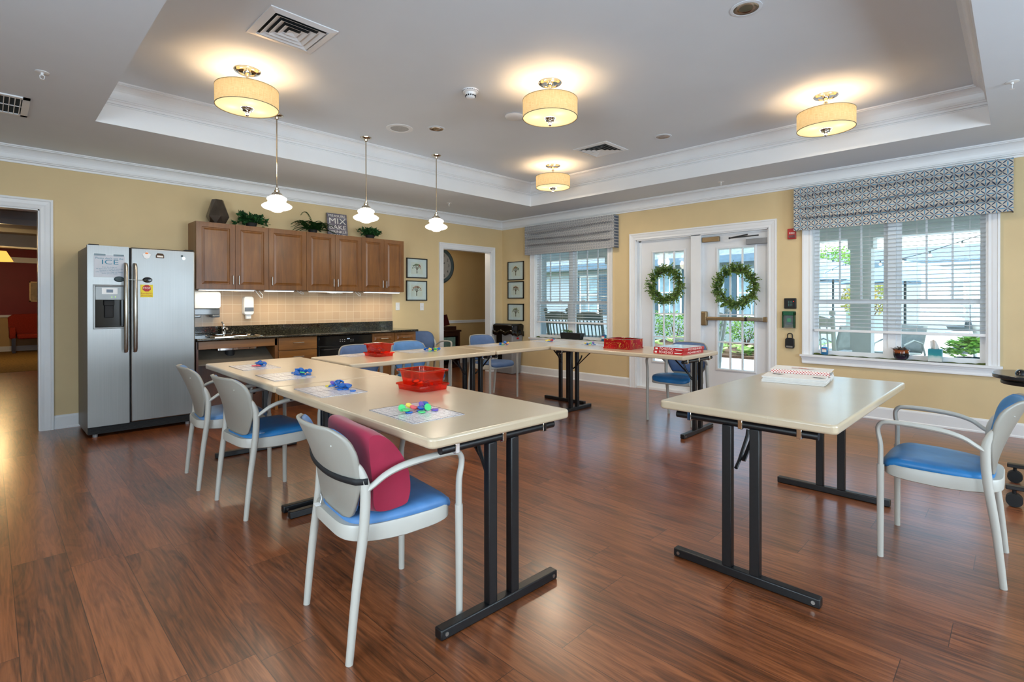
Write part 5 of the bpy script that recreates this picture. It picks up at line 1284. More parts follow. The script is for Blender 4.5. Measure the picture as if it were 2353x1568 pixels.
# poke-no boxes
for i, (lb, dx, dy) in enumerate((('red game box lying flat on the table, under a matching box', 0, 0), ('red game box stacked on top of a matching box near the exit doors', .004, -.006))):
    t = thing('game_box', lb, 'game box', (-2.02 + dx, -4.535 + dy, TZ + i * .033), R(-2), group=None)
    MB().box((-.205, -.155, 0), (.205, .155, .032)).build('box_body', 'red', t, bevel=.002)
    MB().box((-.203, -.153, .0318), (.203, .153, .0326)).build('printed_lid', mat('pale_blue_box_lid', 'b9c9d6', .15, ns=12, na=.15), t, smooth=0)
    text('lettering', 'PO•KE•NO', .034, 'white_ink', TW(.02, .016, -.2053), t, .0004, width=.145)
    m = MB(); m.box((-.2056, -.145, .0135), (-.2050, -.068, .0185)); m.box((-.2056, -.135, .010), (-.2050, -.078, .0125)); m.build('printed_stripe', 'white_ink', t, smooth=0)
    m = MB(); m.box((-.2056, .115, .008), (-.2050, .14, .024)); m.build('emblem', 'white_ink', t, smooth=0)
    text('lettering', 'PO•KE•NO', .026, 'white_ink', Matrix.Translation((.02, -.1553, .016)) @ Matrix.Rotation(R(90), 4, 'X'), t, .0004, width=.26)
# booklets on the lone table
def sheets(t, n, w_, d_, z0, dz, mt, rnd, name='sheet', j=.006):
    for i in range(n):
        m = MB(); m.box((-w_ / 2, -d_ / 2, 0), (w_ / 2, d_ / 2, dz * .86)); m.build(name, mt, t, (rnd.uniform(-j, j), rnd.uniform(-j, j), z0 + i * dz), (0, 0, rnd.uniform(-.03, .03)), smooth=0)
rnd = random.Random(31)
t = thing('card_stack', 'stack of white printed cards on the lone table, lower front pile', 'cards', (-3.26, -5.93, TZ), R(-82)); sheets(t, 9, .34, .21, .001, .004, 'paper', rnd)
m = MB()
for px, py in ((-.11, .03), (.12, -.02)): leaf(m, (px, py, .0382), (1, .3, 0), (0, 0, 1), .05, .03, shape='ivy', fold=0); leaf(m, (px, py, .0382), (-.8, .5, 0), (0, 0, 1), .035, .03, shape='ivy', fold=0)
m.build('printed_leaf', 'ink', t, smooth=0)
t = thing('card_booklet', 'white booklet with a red patterned spine lying behind the card stack', 'booklet', (-3.02, -5.90, TZ), R(-82))
sheets(t, 9, .34, .19, .001, .004, 'paper', rnd, j=.003)
q = N('red_scroll_spine'); s_ = q.sep(q.obj()); wv = q.math('ABSOLUTE', q.math('SINE', q.math('MULTIPLY', s_[0], 190.0))); lnn = q.math('GREATER_THAN', q.math('ABSOLUTE', q.math('SUBTRACT', wv, q.math('ABSOLUTE', q.math('SINE', q.math('MULTIPLY', s_[2], 200.0))))), .45)
spm = q.end(q.bsdf(q.mix(lnn, lin('f0e2d8'), lin('b8171c')), .4))
m = MB(); m.tube([(-.165, -.100, .040), (.165, -.100, .040)], .015, 12); m.build('patterned_spine', spm, t)
m = MB(); m.add([(-.17, -.095, .054), (.17, -.095, .054), (.175, .10, .056), (-.165, .10, .060), (-.17, -.095, .056), (.17, -.095, .056), (.175, .10, .058), (-.165, .10, .062)], [(3, 2, 1, 0), (4, 5, 6, 7), (0, 1, 5, 4), (1, 2, 6, 5), (2, 3, 7, 6), (3, 0, 4, 7)]); m.build('cover', 'paper', t, smooth=0)
m = MB()
for k in range(7): leaf(m, (-.06 + k * .018, .0 + .008 * math.sin(k), .0585), (1, rnd.uniform(-1, 1), .1), (0, 0, 1), .035, .02, shape='ivy', fold=0)
m.build('printed_leaf', mat('orange_print', 'c8562a', .6, ns=20), t, (0, 0, .001), smooth=0)

# ------------------------------------------------------------------ window sill things
for (u0, u1, lb) in ((.83, 2.33, 'green felt strip on the sill under the seed planter'), (5.2, 6.69, 'green felt strip on the sill under the potted succulent')):
    m = MB(); m.grid(lambda u, v: (u0 + (u1 - u0) * u, -.055 + .045 * v + .006 * math.sin(u * 40), .663 + .003 * math.sin(u * 63) + (.012 if (u < .05 or u > .96) and v < .6 else 0)), 60, 4, T=FW)
    tag(m.build('felt_strip', 'felt', solid=.003), lb, 'felt')
t = thing('seed_planter', 'black rectangular planter with seedlings on the window sill', 'planter', (.035, -1.62, .668))
m = MB(); m.frus((-.05, -.20), (.05, .20), 0, (-.06, -.215), (.06, .215), .10); m.build('trough', 'rubber', t, bevel=.004)
m = MB(); rnd = random.Random(3)
for i in range(34):
    p = Vector((rnd.uniform(-.045, .045), rnd.uniform(.0, .20), .10)); d = Vector((rnd.gauss(-.2, .4), rnd.gauss(.3, .4), 1)).normalized(); L = rnd.uniform(.02, .06); m.tube([p, p + d * L], .001, 3)
    for _ in range(3): leaf(m, p + d * L * rnd.uniform(.5, 1), (rnd.gauss(0, 1), rnd.gauss(0, 1), .3), (0, 0, 1), .028, .02)
m.build('seedlings', 'shrub', t, smooth=0)
def sanitizer(x, y, z, s_, label):
    t = thing('sanitizer_bottle', label, 'bottle', (x, y, z)); 
    m = MB(); m.prism([(p[0], p[1]) for p in rr(.022 * s_, .034 * s_, 0, .014 * s_)], 0, .085 * s_); m.build('bottle', 'blue_gel', t, bevel=.005)
    m = MB(); m.lathe([(.024 * s_, .085 * s_), (.012 * s_, .098 * s_), (.011 * s_, .108 * s_)], n=14); m.build('shoulder', 'clear_pl', t)
    m = MB(); m.cyl((0, 0, .105 * s_), (0, 0, .125 * s_), .012 * s_, 12); m.cyl((0, 0, .125 * s_), (0, 0, .140 * s_), .004 * s_, 8); m.box((-.03 * s_, -.007 * s_, .138 * s_), (.01 * s_, .007 * s_, .148 * s_)); m.build('pump', 'clear_pl', t)
    m = MB(); m.box((-.0225 * s_, -.022 * s_, .03 * s_), (-.0215 * s_, .022 * s_, .07 * s_)); m.build('paper_label', 'paper', t, smooth=0); m = MB(); m.box((-.023 * s_, -.022 * s_, .06 * s_), (-.0222 * s_, .022 * s_, .07 * s_)); m.build('label_band', 'red_ink', t, smooth=0)
sanitizer(.02, -2.262, .668, 1.15, 'blue hand sanitizer pump bottle on the sill behind the red tin')
sanitizer(.015, -5.315, .668, 1.0, 'blue hand sanitizer pump bottle on the sill by the wide window edge')
t = thing('potted_succulent', 'dark leaved succulent in a brown and blue glazed pot on the sill', 'potted plant', (.0, -6.03, .668))
q = N('brown_drip_glaze'); s_ = q.sep(q.obj()); h = q.math('ADD', s_[2], q.math('MULTIPLY', q.noise(q.obj(), 22, 2), .035)); glz = q.end(q.bsdf(q.ramp(q.math('MULTIPLY', h, 7.0), [(.12, '3a2440'), (.35, '1d1f2c'), (.55, '1b1a1c'), (.68, '8a4418'), (.80, '9a5020'), (.9, '2b3038')]), .08))
m = MB(); m.lathe([(.042, 0), (.060, .015), (.070, .045), (.069, .075), (.066, .090), (.074, .096), (.074, .104), (.066, .104), (.062, .092), (0, .09)], n=32); m.build('glazed_pot', glz, t, smooth=60)
m = MB(); rnd = random.Random(8)
for i in range(22):
    a = rnd.uniform(0, 2 * PI); L = rnd.uniform(.05, .10); leaf(m, (0, 0, .095), (math.cos(a), math.sin(a), rnd.uniform(.15, .7)), (0, 0, 1), L, .022, shape='oval', fold=.3)
m.build('succulent_leaves', m_leaf('dark_variegated_leaf', '2a2422', '8c8076', 40, .1), t, smooth=0, solid=.002)
t = thing('tissue_box', 'teal and white cube tissue box on the sill', 'tissue box', (.005, -6.31, .668))
q = N('teal_wave_print'); s_ = q.sep(q.obj()); h = q.math('ADD', q.math('MULTIPLY', s_[2], 8.0), q.math('MULTIPLY', q.noise(q.obj(), 12, 3), .5)); tb = q.end(q.bsdf(q.ramp(h, [(.45, 'c9d3d0'), (.62, '9fc4c2'), (.75, '1f8a90'), (1, '0f7f8c')]), .5))
MB().box((-.055, -.055, 0), (.055, .055, .125)).build('carton', tb, t, bevel=.002)
m = MB(); m.grid(lambda u, v: (.004 + .02 * math.sin(u * 9 + v * 3) * (1 - v * .4), (-.035 + .07 * u) * (1 - .35 * v) + .02 * v, .12 + .10 * v - .03 * v * abs(u - .4)), 14, 8); m.build('tissue', 'paper', t, smooth=60, solid=.001)

# ------------------------------------------------------------------ bin in the corner
t = thing('waste_bin', 'slim grey waste bin with black lid and liner in the corner', 'waste bin', (-.165, -.32, 0))
m = MB(); m.frus((-.11, -.20), (.11, .20), 0, (-.14, -.235), (.14, .235), .76); m.build('bin_body', 'grey_pl', t, bevel=.015, seg=3)
m = MB(); m.box((-.143, .02, .25), (-.138, .16, .76)); m.build('liner_flap', 'black', t)
m = MB(); m.frus((-.145, -.242), (.145, .242), .73, (-.152, -.25), (.152, .25), .87); m.frus((-.152, -.25), (.152, .25), .87, (-.12, -.22), (.12, .22), .895); m.build('lid', 'black', t, bevel=.012, seg=3)
m = MB(); m.grid(lambda u, v: (-.150 + .004 * math.sin(u * 17), -.25 + .5 * u, .70 + .07 * v + .015 * math.sin(u * 13)), 40, 3); m.grid(lambda u, v: (-.15 + .3 * u, -.255 + .008 * math.sin(u * 15), .68 + .09 * v + .015 * math.sin(u * 11)), 24, 3); m.build('liner', 'black', t, solid=.003)
MB().box((-.02, -.2375, .62), (.03, -.228, .65)).build('red_label', 'red', t, smooth=0)

# ------------------------------------------------------------------ rolling table at the edge of view
t = thing('rolling_overbed_table', 'black topped rolling table on casters beside the lone armchair', 'table', (-2.0, -7.18, 0))
m = MB(); m.prism([(x, y) for x, y, _ in rr(.27, .39, 0, .22, 10)], .775, .80); m.build('tabletop', mat('dark_grey_laminate', '2a2c2e', .18, ns=20, na=.05), t, bevel=.005, seg=3)
m = MB(); m.prism([(x, y) for x, y, _ in rr(.22, .35, 0, .18, 8)], .735, .762); m.box((-.05, -.05, .76), (.05, .05, .777)); m.build('under_shelf', 'blackm', t, bevel=.006)
m = MB(); m.box((-.04, -.06, .12), (.04, .0, .74)); m.build('column', 'blackm', t, bevel=.005)
m = MB(); m.box((-.32, -.05, .10), (.32, .0, .13)); m.build('cross_bar', 'blackm', t, bevel=.004)
for x in (-.30, .30):
    m = MB(); m.box((x - .025, -.36, .105), (x + .025, .32, .13)); bb = m.build('base_bar', 'blackm', t, bevel=.004)
    for y in (-.32, .28):
        m = MB(); m.cyl((x - .028, y, .042), (x + .028, y, .042), .040, 18); m.cyl((x, y, .06), (x, y, .105), .010, 8); m.build('caster', 'rubber', bb)
m = MB(); m.ball((0, 0, 0), .04, 14, sq=(1.4, .8, .75)); 
for v in m.v: v.z = max(v.z, 0)
tag(m.build('computer_mouse', 'black', None, (-2.02, -6.93, .80)), 'black computer mouse on the rolling table', 'mouse')

# ------------------------------------------------------------------ back rooms
m = MB(); m.box((-1.9, 1.5, 0), (1.3, 1.6, 2.8)); m.box((-1.9, .14, 0), (-1.8, 1.5, 2.8)); m.box((1.2, .14, 0), (1.3, 1.5, 2.8)); struct(m.build('wall_hall', 'wall2', smooth=0))
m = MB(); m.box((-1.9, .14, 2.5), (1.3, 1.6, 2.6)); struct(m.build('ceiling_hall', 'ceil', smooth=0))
m = MB(); m.box((-1.8, 1.485, .845), (1.2, 1.5, .905)); m.box((-1.8, 1.475, .885), (1.2, 1.5, .9)); struct(m.build('trim_9', 'trim', smooth=0))
m = MB(); m.box((-1.8, 1.485, 0), (1.2, 1.5, .14)); struct(m.build('baseboard_hall', 'trim', smooth=0))
lamp('hall_glow', 'POINT', (-.9, .6, 2.3), 7, (1, .86, .66), .15)
t = thing('wall_clock', 'large round dark framed clock on the wall behind the doorway', 'clock', (-.33, 1.5, 2.03))
TC = Matrix.Rotation(R(90), 4, 'X')
MB().lathe([(.30, 0), (.36, 0), (.37, .02), (.34, .04), (.30, .03), (.295, .012)], n=48, cap=False, T=TC).build('clock_frame', 'iron', t)
MB().lathe([(0, .010), (.30, .012)], n=48, cap=False, T=TC).build('clock_face', mat('grey_clock_face', '9a9a98', .5, ns=20, na=.03), t)
for k in range(1, 13): an = PI / 2 - k * PI / 6; text('numeral', str(k), .075, 'ink', TK(.235 * math.cos(an), .235 * math.sin(an), -.013), t, .0008)
m = MB(); m.box((-.008, -.018, -.04), (.008, -.015, .14), T=Matrix.Rotation(R(65), 4, 'Y')); m.box((-.005, -.021, -.05), (.005, -.018, .22), T=Matrix.Rotation(R(-10), 4, 'Y')); m.build('clock_hands', 'ink', t, smooth=0)
t = thing('wine_cabinet', 'small dark wooden cabinet with a glass pane behind the clock doorway', 'cabinet', (-.62, 1.18, 0))
for x in (-.36, .34): MB().box((x, -.22, 0), (x + .045, .24, .72)).build('side_post', 'darkwood', t)
MB().box((-.39, -.24, .70), (.41, .26, .735)).build('cabinet_top', 'darkwood', t, bevel=.005); MB().box((-.33, .2, .05), (.35, .24, .70)).build('back_panel', 'darkwood', t); MB().box((-.33, -.22, .0), (.35, .22, .06)).build('bottom_shelf', 'darkwood', t)
MB().box((-.33, -.215, .62), (.35, -.19, .70)).build('front_rail', 'darkwood', t)
MB().box((-.13, -.22, .16), (.27, -.205, .60)).build('glass_pane', mat('pale_teal_pane', '6f8f88', .15, ns=8, na=.2), t, smooth=0)
t = thing('keepsake_box', 'open dark red wooden box with raised lid on the small cabinet', 'box', (-.42, 1.14, .735))
MB().box((-.12, -.10, 0), (.16, .12, .07)).build('box_base', 'darkwood', t, bevel=.003)
m = MB(); m.box((-.12, 0, 0), (.16, .02, .22), T=Matrix.Translation((0, .10, .07)) @ Matrix.Rotation(R(-14), 4, 'X') @ Matrix.Rotation(R(-8), 4, 'Y')); m.build('box_lid', mat('dark_red_lacquer', '3a0f12', .25, ns=10), t)
t = thing('glass_decanter', 'slender clear bottle standing on the small cabinet', 'bottle', (-.72, 1.2, .735)); MB().lathe([(.035, 0), (.045, .03), (.04, .09), (.014, .13), (.012, .24), (.016, .25), (0, .25)], n=18).build('bottle_body', 'clear_pl', t)
t = thing('trinket_dish', 'shiny dish of small trinkets on the small cabinet', 'dish', (-.66, 1.06, .735)); MB().lathe([(.03, 0), (.07, .02), (.08, .035), (.07, .035), (.0, .015)], n=20).build('dish_bowl', 'chrome', t)
m = MB(); rnd = random.Random(4)
for i in range(9): m.ball((rnd.uniform(-.04, .04), rnd.uniform(-.04, .04), .035 + rnd.uniform(0, .02)), .014, 8)
m.build('trinkets', CHIP['green'], t)

# lounge beyond the left doorway
m = MB(); m.box((-9.2, 6.3, -.05), (-3.2, 12.1, .004)); struct(m.build('floor_lounge', 'carpet', smooth=0))
m = MB(); m.box((-9.2, 12.0, .95), (-3.2, 12.1, 2.7)); struct(m.build('wall_lounge', 'red_wall', smooth=0))
m = MB(); m.box((-9.2, 12.0, 0), (-3.2, 12.1, .95)); m.box((-9.3, .14, 0), (-9.2, 12.1, 2.8)); m.box((-3.2, .14, 0), (-3.1, 12.1, 2.8)); m.box((-5.2, .141, 0), (-3.2, .2, 2.8)); struct(m.build('wall_lounge_side', 'wall2', smooth=0))
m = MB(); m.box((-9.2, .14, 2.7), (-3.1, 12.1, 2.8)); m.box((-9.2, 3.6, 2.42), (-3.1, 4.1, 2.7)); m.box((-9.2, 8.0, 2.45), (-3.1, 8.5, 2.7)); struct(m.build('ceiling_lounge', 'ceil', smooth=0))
m = MB(); m.box((-9.2, 11.96, .90), (-3.2, 12.0, .96)); m.box((-9.2, 11.92, 2.34), (-3.2, 12.0, 2.48)); m.box((-9.2, 3.5, 2.62), (-3.2, 3.6, 2.7)); m.box((-9.2, 3.56, 2.42), (-3.2, 3.6, 2.50)); struct(m.build('trim_10', 'trim', smooth=0))
m = MB(); m.box((-9.2, 11.98, 0), (-3.2, 12.0, .14)); struct(m.build('baseboard_lounge', 'trim', smooth=0))
t = thing('love_seat', 'rust red upholstered love seat against the dark red wall', 'sofa', (-5.74, 11.45, 0))
m = MB(); m.box((-.52, -.35, .36), (.60, .35, .48)); m.build('seat_cushion', 'sofa', t, bevel=.04, seg=3)
m = MB(); m.prism([(-.66, .52), (-.60, .50), (-.52, .40), (.60, .40), (.60, .98), (.0, 1.0), (-.58, .98), (-.68, .90)], -.06, .06, T=Matrix.Translation((0, .36, 0)) @ Matrix.Rotation(R(90), 4, 'X')); m.build('backrest', 'sofa', t, bevel=.03, seg=3)
m = MB(); m.box((-.66, -.2, .36), (-.54, .35, .66)); m.build('armrest', 'sofa', t, bevel=.03, seg=3)
for x, y in ((-.58, -.3), (.55, -.3), (-.58, .3), (.55, .3)): MB().box((x - .03, y - .03, .0), (x + .03, y + .03, .38)).build('leg', 'darkwood', t)
t = thing('framed_picture', 'gilt framed pale print on the dark red wall above the love seat', 'picture', (-5.72, 12.0, 1.58))
for a, b in (((-.28, -.27), (-.25, .27)), ((.25, -.27), (.28, .27)), ((-.28, .24), (.28, .27)), ((-.28, -.27), (.28, -.24))): MB().box((a[0], -.03, a[1]), (b[0], 0, b[1])).build('frame_rail', mat('gilt_frame', 'b0946a', .4, .5, ns=20), t)
MB().box((-.25, -.012, -.24), (.25, 0, .24)).build('print_sheet', mat('aged_print', 'b5a892', .6, ns=9, na=.12), t, smooth=0); MB().box((-.13, -.014, -.15), (.13, -.012, .14)).build('print_image', mat('brown_print', '857a6c', .6, ns=14, na=.2), t, smooth=0)
t = thing('hanging_lamp', 'yellow lit tapered shade lamp hanging in the lounge', 'lamp', (-6.62, 8.8, 2.7))
MB().cyl((0, 0, -.36), (0, 0, 0), .012, 8).build('stem', 'bronze', t)
lm = m_emit('lit_yellow_shade', 'ffb050', 1.05); MB().lathe([(.13, -.30), (.24, -.52), (.23, -.52), (.12, -.30)], n=32, cap=False).build('lamp_shade', lm, t, smooth=60)
lamp('lounge_glow', 'POINT', (0, 0, -.62), 32, (1, .68, .32), .15, parent=t)
lamp('lounge_glow', 'POINT', (-7.0, 4.8, 2.3), 6, (1, .70, .38), .15)
t = thing('side_table', 'small dark side table seen at the lounge door edge', 'table', (-5.93, 5.1, 0))
MB().box((-.22, -.2, .70), (.22, .2, .73)).build('tabletop', 'darkwood', t, bevel=.004)
for x in (-.2, .2):
    for y in (-.18, .18): MB().cyl((x, y, 0), (x, y, .70), .014, 8, r2=.018).build('leg', 'darkwood', t)

# ------------------------------------------------------------------ outdoors
m = MB(); m.box((.14, -30, -.3), (60, 30, -.12)); g = m.build('ground_lawn', 'grass', smooth=0); struct(g)
m = MB(); m.box((.14, -16, -.12), (2.9, 8, -.03)); struct(m.build('ground_porch', 'concrete', smooth=0))
m = MB(); m.box((2.9, -22, -.12), (20.4, -2.45, -.08)); m.box((2.9, -2.45, -.12), (5.9, 8, -.08)); struct(m.build('ground_patio', 'concrete', smooth=0))
m = MB(); m.box((5.9, -2.45, -.12), (9.9, 10, -.02)); struct(m.build('ground_bed', 'mulch', smooth=0))
t = thing('porch_roof', 'white painted porch roof and beam outside the windows', 'porch'); 
MB().box((.14, -16, 2.62), (3.1, 8, 2.70)).build('porch_ceiling', 'outwhite', t, smooth=0); MB().box((2.3, -16, 2.22), (2.56, 8, 2.62)).build('porch_beam', 'outwhite', t, smooth=0)
MB().box((-9.4, -10.3, 3.25), (3.3, 8, 3.35)).build('roof_deck', 'roof', t, smooth=0); MB().box((3.1, -16, 2.62), (3.3, 8, 3.35)).build('fascia', 'outwhite', t, smooth=0)
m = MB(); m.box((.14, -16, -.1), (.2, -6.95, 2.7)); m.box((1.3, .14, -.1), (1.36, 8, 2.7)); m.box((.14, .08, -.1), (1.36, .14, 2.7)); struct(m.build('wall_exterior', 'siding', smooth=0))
for x, y, lb in ((2.43, -5.24, 'square white porch column outside the large window'), (2.43, -.9, 'square white porch column outside the exit doors'), (2.43, -9.6, 'square white porch column far along the porch'), (2.43, 3.2, 'square white porch column at the far end of the porch')):
    t = thing('porch_column', lb, 'column', (x, y, -.03)); MB().box((-.13, -.13, 0), (.13, .13, 2.25)).build('shaft', 'outwhite', t, smooth=0); MB().box((-.16, -.16, 0), (.16, .16, .14)).build('plinth', 'outwhite', t, bevel=.004); MB().box((-.16, -.16, 2.10), (.16, .16, 2.25)).build('capital', 'outwhite', t, bevel=.004)
def rocker(x, y, rz, mt, label):
    t = thing('rocking_chair', label, 'chair', (x, y, -.03), rz)
    for s_ in (-1, 1):
        MB().tube([(s_ * .27, -.42, .08), (s_ * .27, -.2, .03), (s_ * .27, .1, .022), (s_ * .27, .42, .07)], .02, 6).build('rocker', mt, t)
        MB().tube([(s_ * .27, .24, .04), (s_ * .27, .24, .64)], .024, 8).build('front_leg', mt, t)
        m = MB(); m.tube([(s_ * .27, -.2, .04), (s_ * .27, -.24, .45), (s_ * .27, -.36, 1.12)], .026, 8); m.ball((s_ * .27, -.37, 1.165), .038, 10); m.build('rear_post', mt, t)
        MB().box((s_ * .27 - .05, -.28, .64), (s_ * .27 + .05, .30, .665)).build('armrest', mt, t, bevel=.006)
    MB().box((-.27, -.22, .41), (.27, .27, .44)).build('seat', mt, t, bevel=.006)
    m = MB(); m.prism([(-.26, 0), (.26, 0), (.26, .10), (.13, .14), (0, .155), (-.13, .14), (-.26, .10)], -.012, .012, T=Matrix.Translation((0, -.345, .99)) @ Matrix.Rotation(R(90 + 10), 4, 'X')); m.build('top_rail', mt, t)
    MB().box((-.26, -.335, .90), (.26, -.31, .94)).build('cross_rail', mt, t); MB().box((-.26, -.27, .52), (.26, -.245, .56)).build('cross_rail', mt, t)
    for k in range(6): xx = -.2 + k * .08; MB().tube([(xx, -.255, .54), (xx, -.34, .99)], .020, 4, flat=.5).build('back_slat', mt, t)
rocker(1.02, -5.0, R(-93), 'outwhite', 'white slatted rocking chair on the porch outside the large window')
rocker(1.75, -3.0, R(60), 'outwhite', 'white rocking chair on the porch seen through the fixed glass door')
rocker(1.05, -.76, R(-92), 'outgrey', 'grey slatted rocking chair outside the planter window, toward the room corner'); rocker(1.05, -1.47, R(-90), 'outgrey', 'grey slatted rocking chair outside the planter window, behind the sanitizer bottle')
def house(name, x, y0, y1, wins, label, eave=2.75, roof=4.3, dep=6):
    t = thing(name, label, 'building', (x, (y0 + y1) / 2, -.12)); h = (y1 - y0) / 2; yc = (y0 + y1) / 2
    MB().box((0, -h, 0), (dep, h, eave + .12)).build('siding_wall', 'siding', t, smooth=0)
    m = MB(); m.add([(-.5, -h - .4, eave), (-.5, h + .4, eave), (dep / 2, h + .4, roof), (dep / 2, -h - .4, roof), (-.5, -h - .4, eave + .16), (-.5, h + .4, eave + .16), (dep / 2, h + .4, roof + .16), (dep / 2, -h - .4, roof + .16)], [(0, 1, 2, 3), (7, 6, 5, 4), (0, 4, 5, 1), (1, 5, 6, 2), (3, 2, 6, 7), (0, 3, 7, 4)]); m.build('roof_slope', 'roof', t, smooth=0)
    MB().box((-.53, -h - .4, eave - .08), (-.45, h + .4, eave + .14)).build('gutter', mat('blue_grey_gutter', '5a7488', .5, ns=10), t, smooth=0)
    for y, wz0, wz1, ww in wins:
        yy = y - yc; f_ = MB(); f_.box((-.05, yy - ww / 2 - .07, wz0 - .07), (0, yy + ww / 2 + .07, wz1 + .07)); fo = f_.build('window', 'outwhite', t, smooth=0)
        MB().box((-.055, yy - ww / 2, wz0), (-.05, yy + ww / 2, wz1)).build('pane', mat('blue_grey_pane', '86a6b4', .15, ns=3, na=.2), fo, smooth=0)
        m = MB(); m.box((-.065, yy - .015, wz0), (-.05, yy + .015, wz1)); m.box((-.065, yy - ww / 2, (wz0 + wz1) / 2 - .02), (-.05, yy + ww / 2, (wz0 + wz1) / 2 + .02)); m.build('muntin', 'outwhite', fo, smooth=0)
        for s_ in (-1, 1): MB().box((-.06, yy + s_ * (ww / 2 + .28) - .19, wz0 - .05), (0, yy + s_ * (ww / 2 + .28) + .19, wz1 + .05)).build('shutter', 'shutter', t, smooth=0)
house('guest_wing', 10.2, -2.2, 12, [(1.9, 1.0, 2.5, .75), (-.9, 1.0, 2.4, .8), (5.4, 1.0, 2.4, .8), (8.6, 1.0, 2.4, .8)], 'white sided building wing with slate shutters beyond the exit doors')
house('garden_house', 20.5, -22, 5, [(-6.0, .9, 2.3, 1.2), (-12.5, .9, 2.3, 1.2)], 'long white sided house with grey roof behind the patio', eave=2.95, roof=3.8)
def leafball(name, x, y, z0, r, h, n, mt, label, lw=.06, seed=0, trunk=0, cat='shrub', shape='oval'):
    rnd = random.Random(seed); t = thing(name, label, cat, (x, y, z0)); m = MB()
    for i in range(n):
        a = rnd.uniform(0, 2 * PI); b = math.acos(rnd.uniform(-.7, 1)); rr_ = rnd.uniform(.6, 1)
        p = Vector((r * rr_ * math.sin(b) * math.cos(a), r * rr_ * math.sin(b) * math.sin(a), trunk + h * .5 + h * .5 * rr_ * math.cos(b)))
        leaf(m, p, (rnd.gauss(math.cos(a), .7), rnd.gauss(math.sin(a), .7), rnd.gauss(.3, .7)), (rnd.gauss(0, 1), rnd.gauss(0, 1), 1), lw * rnd.uniform(.7, 1.4), lw * .7, shape=shape)
    m.build('foliage', mt, t, smooth=0)
    if trunk:
        tm = MB(); tm.tube([(0, 0, 0), (.03, .02, trunk * .5), (0, 0, trunk + h * .3)], [.05, .04, .03], 7)
        for k in range(5): a = k * 1.3; tm.tube([(0, 0, trunk * .8 + h * .1), (r * .5 * math.cos(a), r * .5 * math.sin(a), trunk + h * .5)], [.02, .008], 5)
        tm.build('trunk', 'twig', t)
    else:
        tm = MB()
        for k in range(6): a = k * 1.05; tm.tube([(0, 0, 0), (r * .5 * math.cos(a), r * .5 * math.sin(a), h * .6)], [.015, .006], 5)
        tm.build('stems', 'twig', t)
wh = ['seen through the fixed glass door', 'behind the exit door glass', 'at the corner of the white wing', 'under the wing window']
for i, (x, y) in enumerate(((8.6, 2.9), (8.7, 1.9), (8.6, .9), (8.7, -.2), (8.6, -1.3), (8.0, -2.5))):
    leafball('garden_shrub', x, y, -.02, .50, 1.15 - .06 * i, 700, 'shrub', 'green leafy garden shrub by the white wing, %s' % ['beyond the planter window', 'behind the porch rocking chair', 'at the middle of the bed', 'behind the striped hostas', 'before the narrow window', 'at the bed corner by the patio'][i], seed=i)
for i, (x, y) in enumerate(((6.6, -2.2), (6.5, -1.2), (6.9, -.2), (6.5, .8), (6.6, 1.8))):
    rnd = random.Random(50 + i); t = thing('hosta_plant', 'broad leaved pale green hosta in the bed, %s' % ['by the patio edge', 'behind the exit door glass', 'between two hostas and the shrubs', 'near the rocking chair view', 'at the porch end of the bed'][i], 'plant', (x, y, -.02)); m = MB()
    for k in range(46):
        a = rnd.uniform(0, 2 * PI); e = rnd.uniform(.15, 1.2); L = rnd.uniform(.2, .34); b = Vector((math.cos(a) * math.cos(e), math.sin(a) * math.cos(e), math.sin(e))) * rnd.uniform(.15, .42)
        leaf(m, b, (math.cos(a), math.sin(a), rnd.uniform(-.5, .4)), (0, 0, 1), L, L * .75, fold=.2)
    m.build('leaves', 'hosta', t, smooth=0)
leafball('garden_tree', 12.5, -3.6, -.08, .75, 1.35, 900, 'autumn', 'small orange and green tree by the patio umbrella', .09, 71, .75, 'tree')
leafball('garden_tree', 18.0, -1.3, -.08, 1.1, 2.0, 1300, 'foliage', 'bright green tree behind the patio umbrella', .10, 72, 1.75, 'tree')
def umbrella(x, y, label, r=1.3, zb=1.98, zt=2.52):
    t = thing('patio_umbrella', label, 'umbrella', (x, y, -.08)); m = MB(); n = 8
    vs = [(0, 0, zt)] + [(r * math.cos(2 * PI * k / n), r * math.sin(2 * PI * k / n), zb) for k in range(n)] + [(r * .55 * math.cos(2 * PI * k / n), r * .55 * math.sin(2 * PI * k / n), zb + (zt - zb) * .62) for k in range(n)]
    fs = []
    for k in range(n): j = (k + 1) % n; fs += [(0, 9 + k, 9 + j), (9 + k, 1 + k, 1 + j, 9 + j)]
    m.add(vs, fs); m.build('canopy', 'umb', t, smooth=0, solid=.01)
    MB().cyl((0, 0, 0), (0, 0, zt + .05), .024, 10).build('pole', 'iron', t)
    for k in range(n): MB().tube([(0, 0, zb + .05), (r * .9 * math.cos(2 * PI * k / n), r * .9 * math.sin(2 * PI * k / n), zb + .02)], .008, 4).build('rib', 'iron', t)
    MB().lathe([(.25, 0), (.25, .05), (.06, .09)], n=20).build('base', 'iron', t)
umbrella(9.2, -3.34, 'pale blue patio umbrella behind the porch column', 1.25, 1.93, 2.45); umbrella(6.4, -5.25, 'pale blue patio umbrella over the garden chairs, beyond the wide window', 1.2, 1.75, 2.2)
t = thing('string_lights', 'string of small outdoor bulbs hanging beyond the porch beam', 'lights', (0, 0, 0)); P = []
for k in range(30):
    s_ = k / 29; P.append(Vector((2.75 + 5.4 * (1 - s_) ** 1.5, -3.4 - 4.2 * s_, 2.02 + .15 * math.sin(s_ * 9.5) * .5 + .25 * s_)))
MB().tube(P, .006, 5).build('cord', 'iron', t)
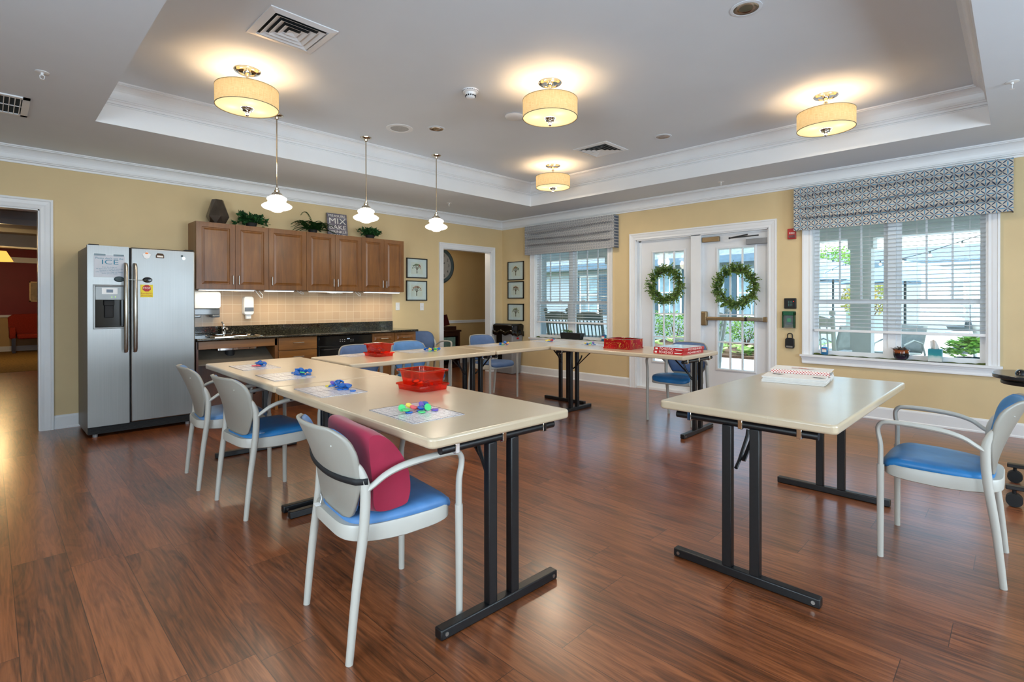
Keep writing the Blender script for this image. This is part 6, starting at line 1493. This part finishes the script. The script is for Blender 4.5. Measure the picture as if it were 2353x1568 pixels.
for k in range(2, 30, 3): m = MB(); p = P[k]; m.cyl(p, p - Vector((0, 0, .04)), .012, 7); m.build('socket', 'iron', t); m = MB(); m.ball((p.x, p.y, p.z - .07), .028, 10); m.build('bulb', 'opal', t)
t = thing('garden_fountain', 'tiered dark garden fountain on the patio', 'fountain', (11.5, -5.95, -.08))
MB().lathe([(.35, 0), (.35, .12), (.10, .2), (.08, .5), (.42, .62), (.45, .70), (.40, .68), (.08, .64), (.06, .9), (.26, .98), (.28, 1.04), (.24, 1.02), (.05, 1.0), (.05, 1.2), (.15, 1.28), (.13, 1.3), (.0, 1.32)], n=28).build('fountain_body', 'iron', t, smooth=50)
t = thing('garden_planter', 'large dark planter with bright green bush on the patio', 'planter', (5.5, -6.35, -.08))
MB().lathe([(.18, 0), (.26, .35), (.28, .36), (.24, .33), (0, .32)], n=24).build('tub', 'iron', t)
rnd = random.Random(77); m = MB()
for i in range(420):
    a = rnd.uniform(0, 2 * PI); b = rnd.uniform(0, 1.4); p = Vector((.42 * math.sin(b) * math.cos(a), .42 * math.sin(b) * math.sin(a), .38 + .36 * math.cos(b))); leaf(m, p * rnd.uniform(.8, 1.0), (math.cos(a), math.sin(a), .4), (0, 0, 1), .12, .08)
m.build('foliage', 'shrub', t, smooth=0)
def patio_chair(x, y, rz, label):
    t = thing('patio_chair', label, 'chair', (x, y, -.08), rz)
    for s_ in (-1, 1): MB().tube([(s_ * .27, .25, 0), (s_ * .28, .27, .3), (s_ * .28, .18, .58), (s_ * .28, -.05, .66), (s_ * .28, -.25, .60), (s_ * .28, -.32, .4), (s_ * .28, -.22, 0)], .016, 8).build('arm_frame', 'outgrey', t)
    MB().box((-.27, -.25, .40), (.27, .25, .43)).build('seat', 'outgrey', t, bevel=.008)
    m = MB(); m.grid(lambda u, v: (-.27 + .54 * u, -.26 - .14 * v, .42 + .5 * v), 8, 6); m.build('backrest', 'outgrey', t, solid=.015)
patio_chair(5.0, -5.3, R(60), 'curved grey patio chair beyond the succulent'); patio_chair(4.7, -4.35, R(-30), 'curved grey patio chair beside the porch column'); patio_chair(6.3, -6.7, R(120), 'curved grey patio chair by the second umbrella')
t = thing('patio_table', 'round white patio table beyond the umbrella chairs', 'table', (7.5, -6.3, -.08)); MB().lathe([(.5, .70), (.5, .73), (0, .73)], n=32).build('tabletop', 'outwhite', t); MB().cyl((0, 0, 0), (0, 0, .70), .04, 10).build('pedestal', 'outwhite', t); MB().lathe([(.3, 0), (.3, .03), (.05, .06)], n=20).build('foot', 'outwhite', t)
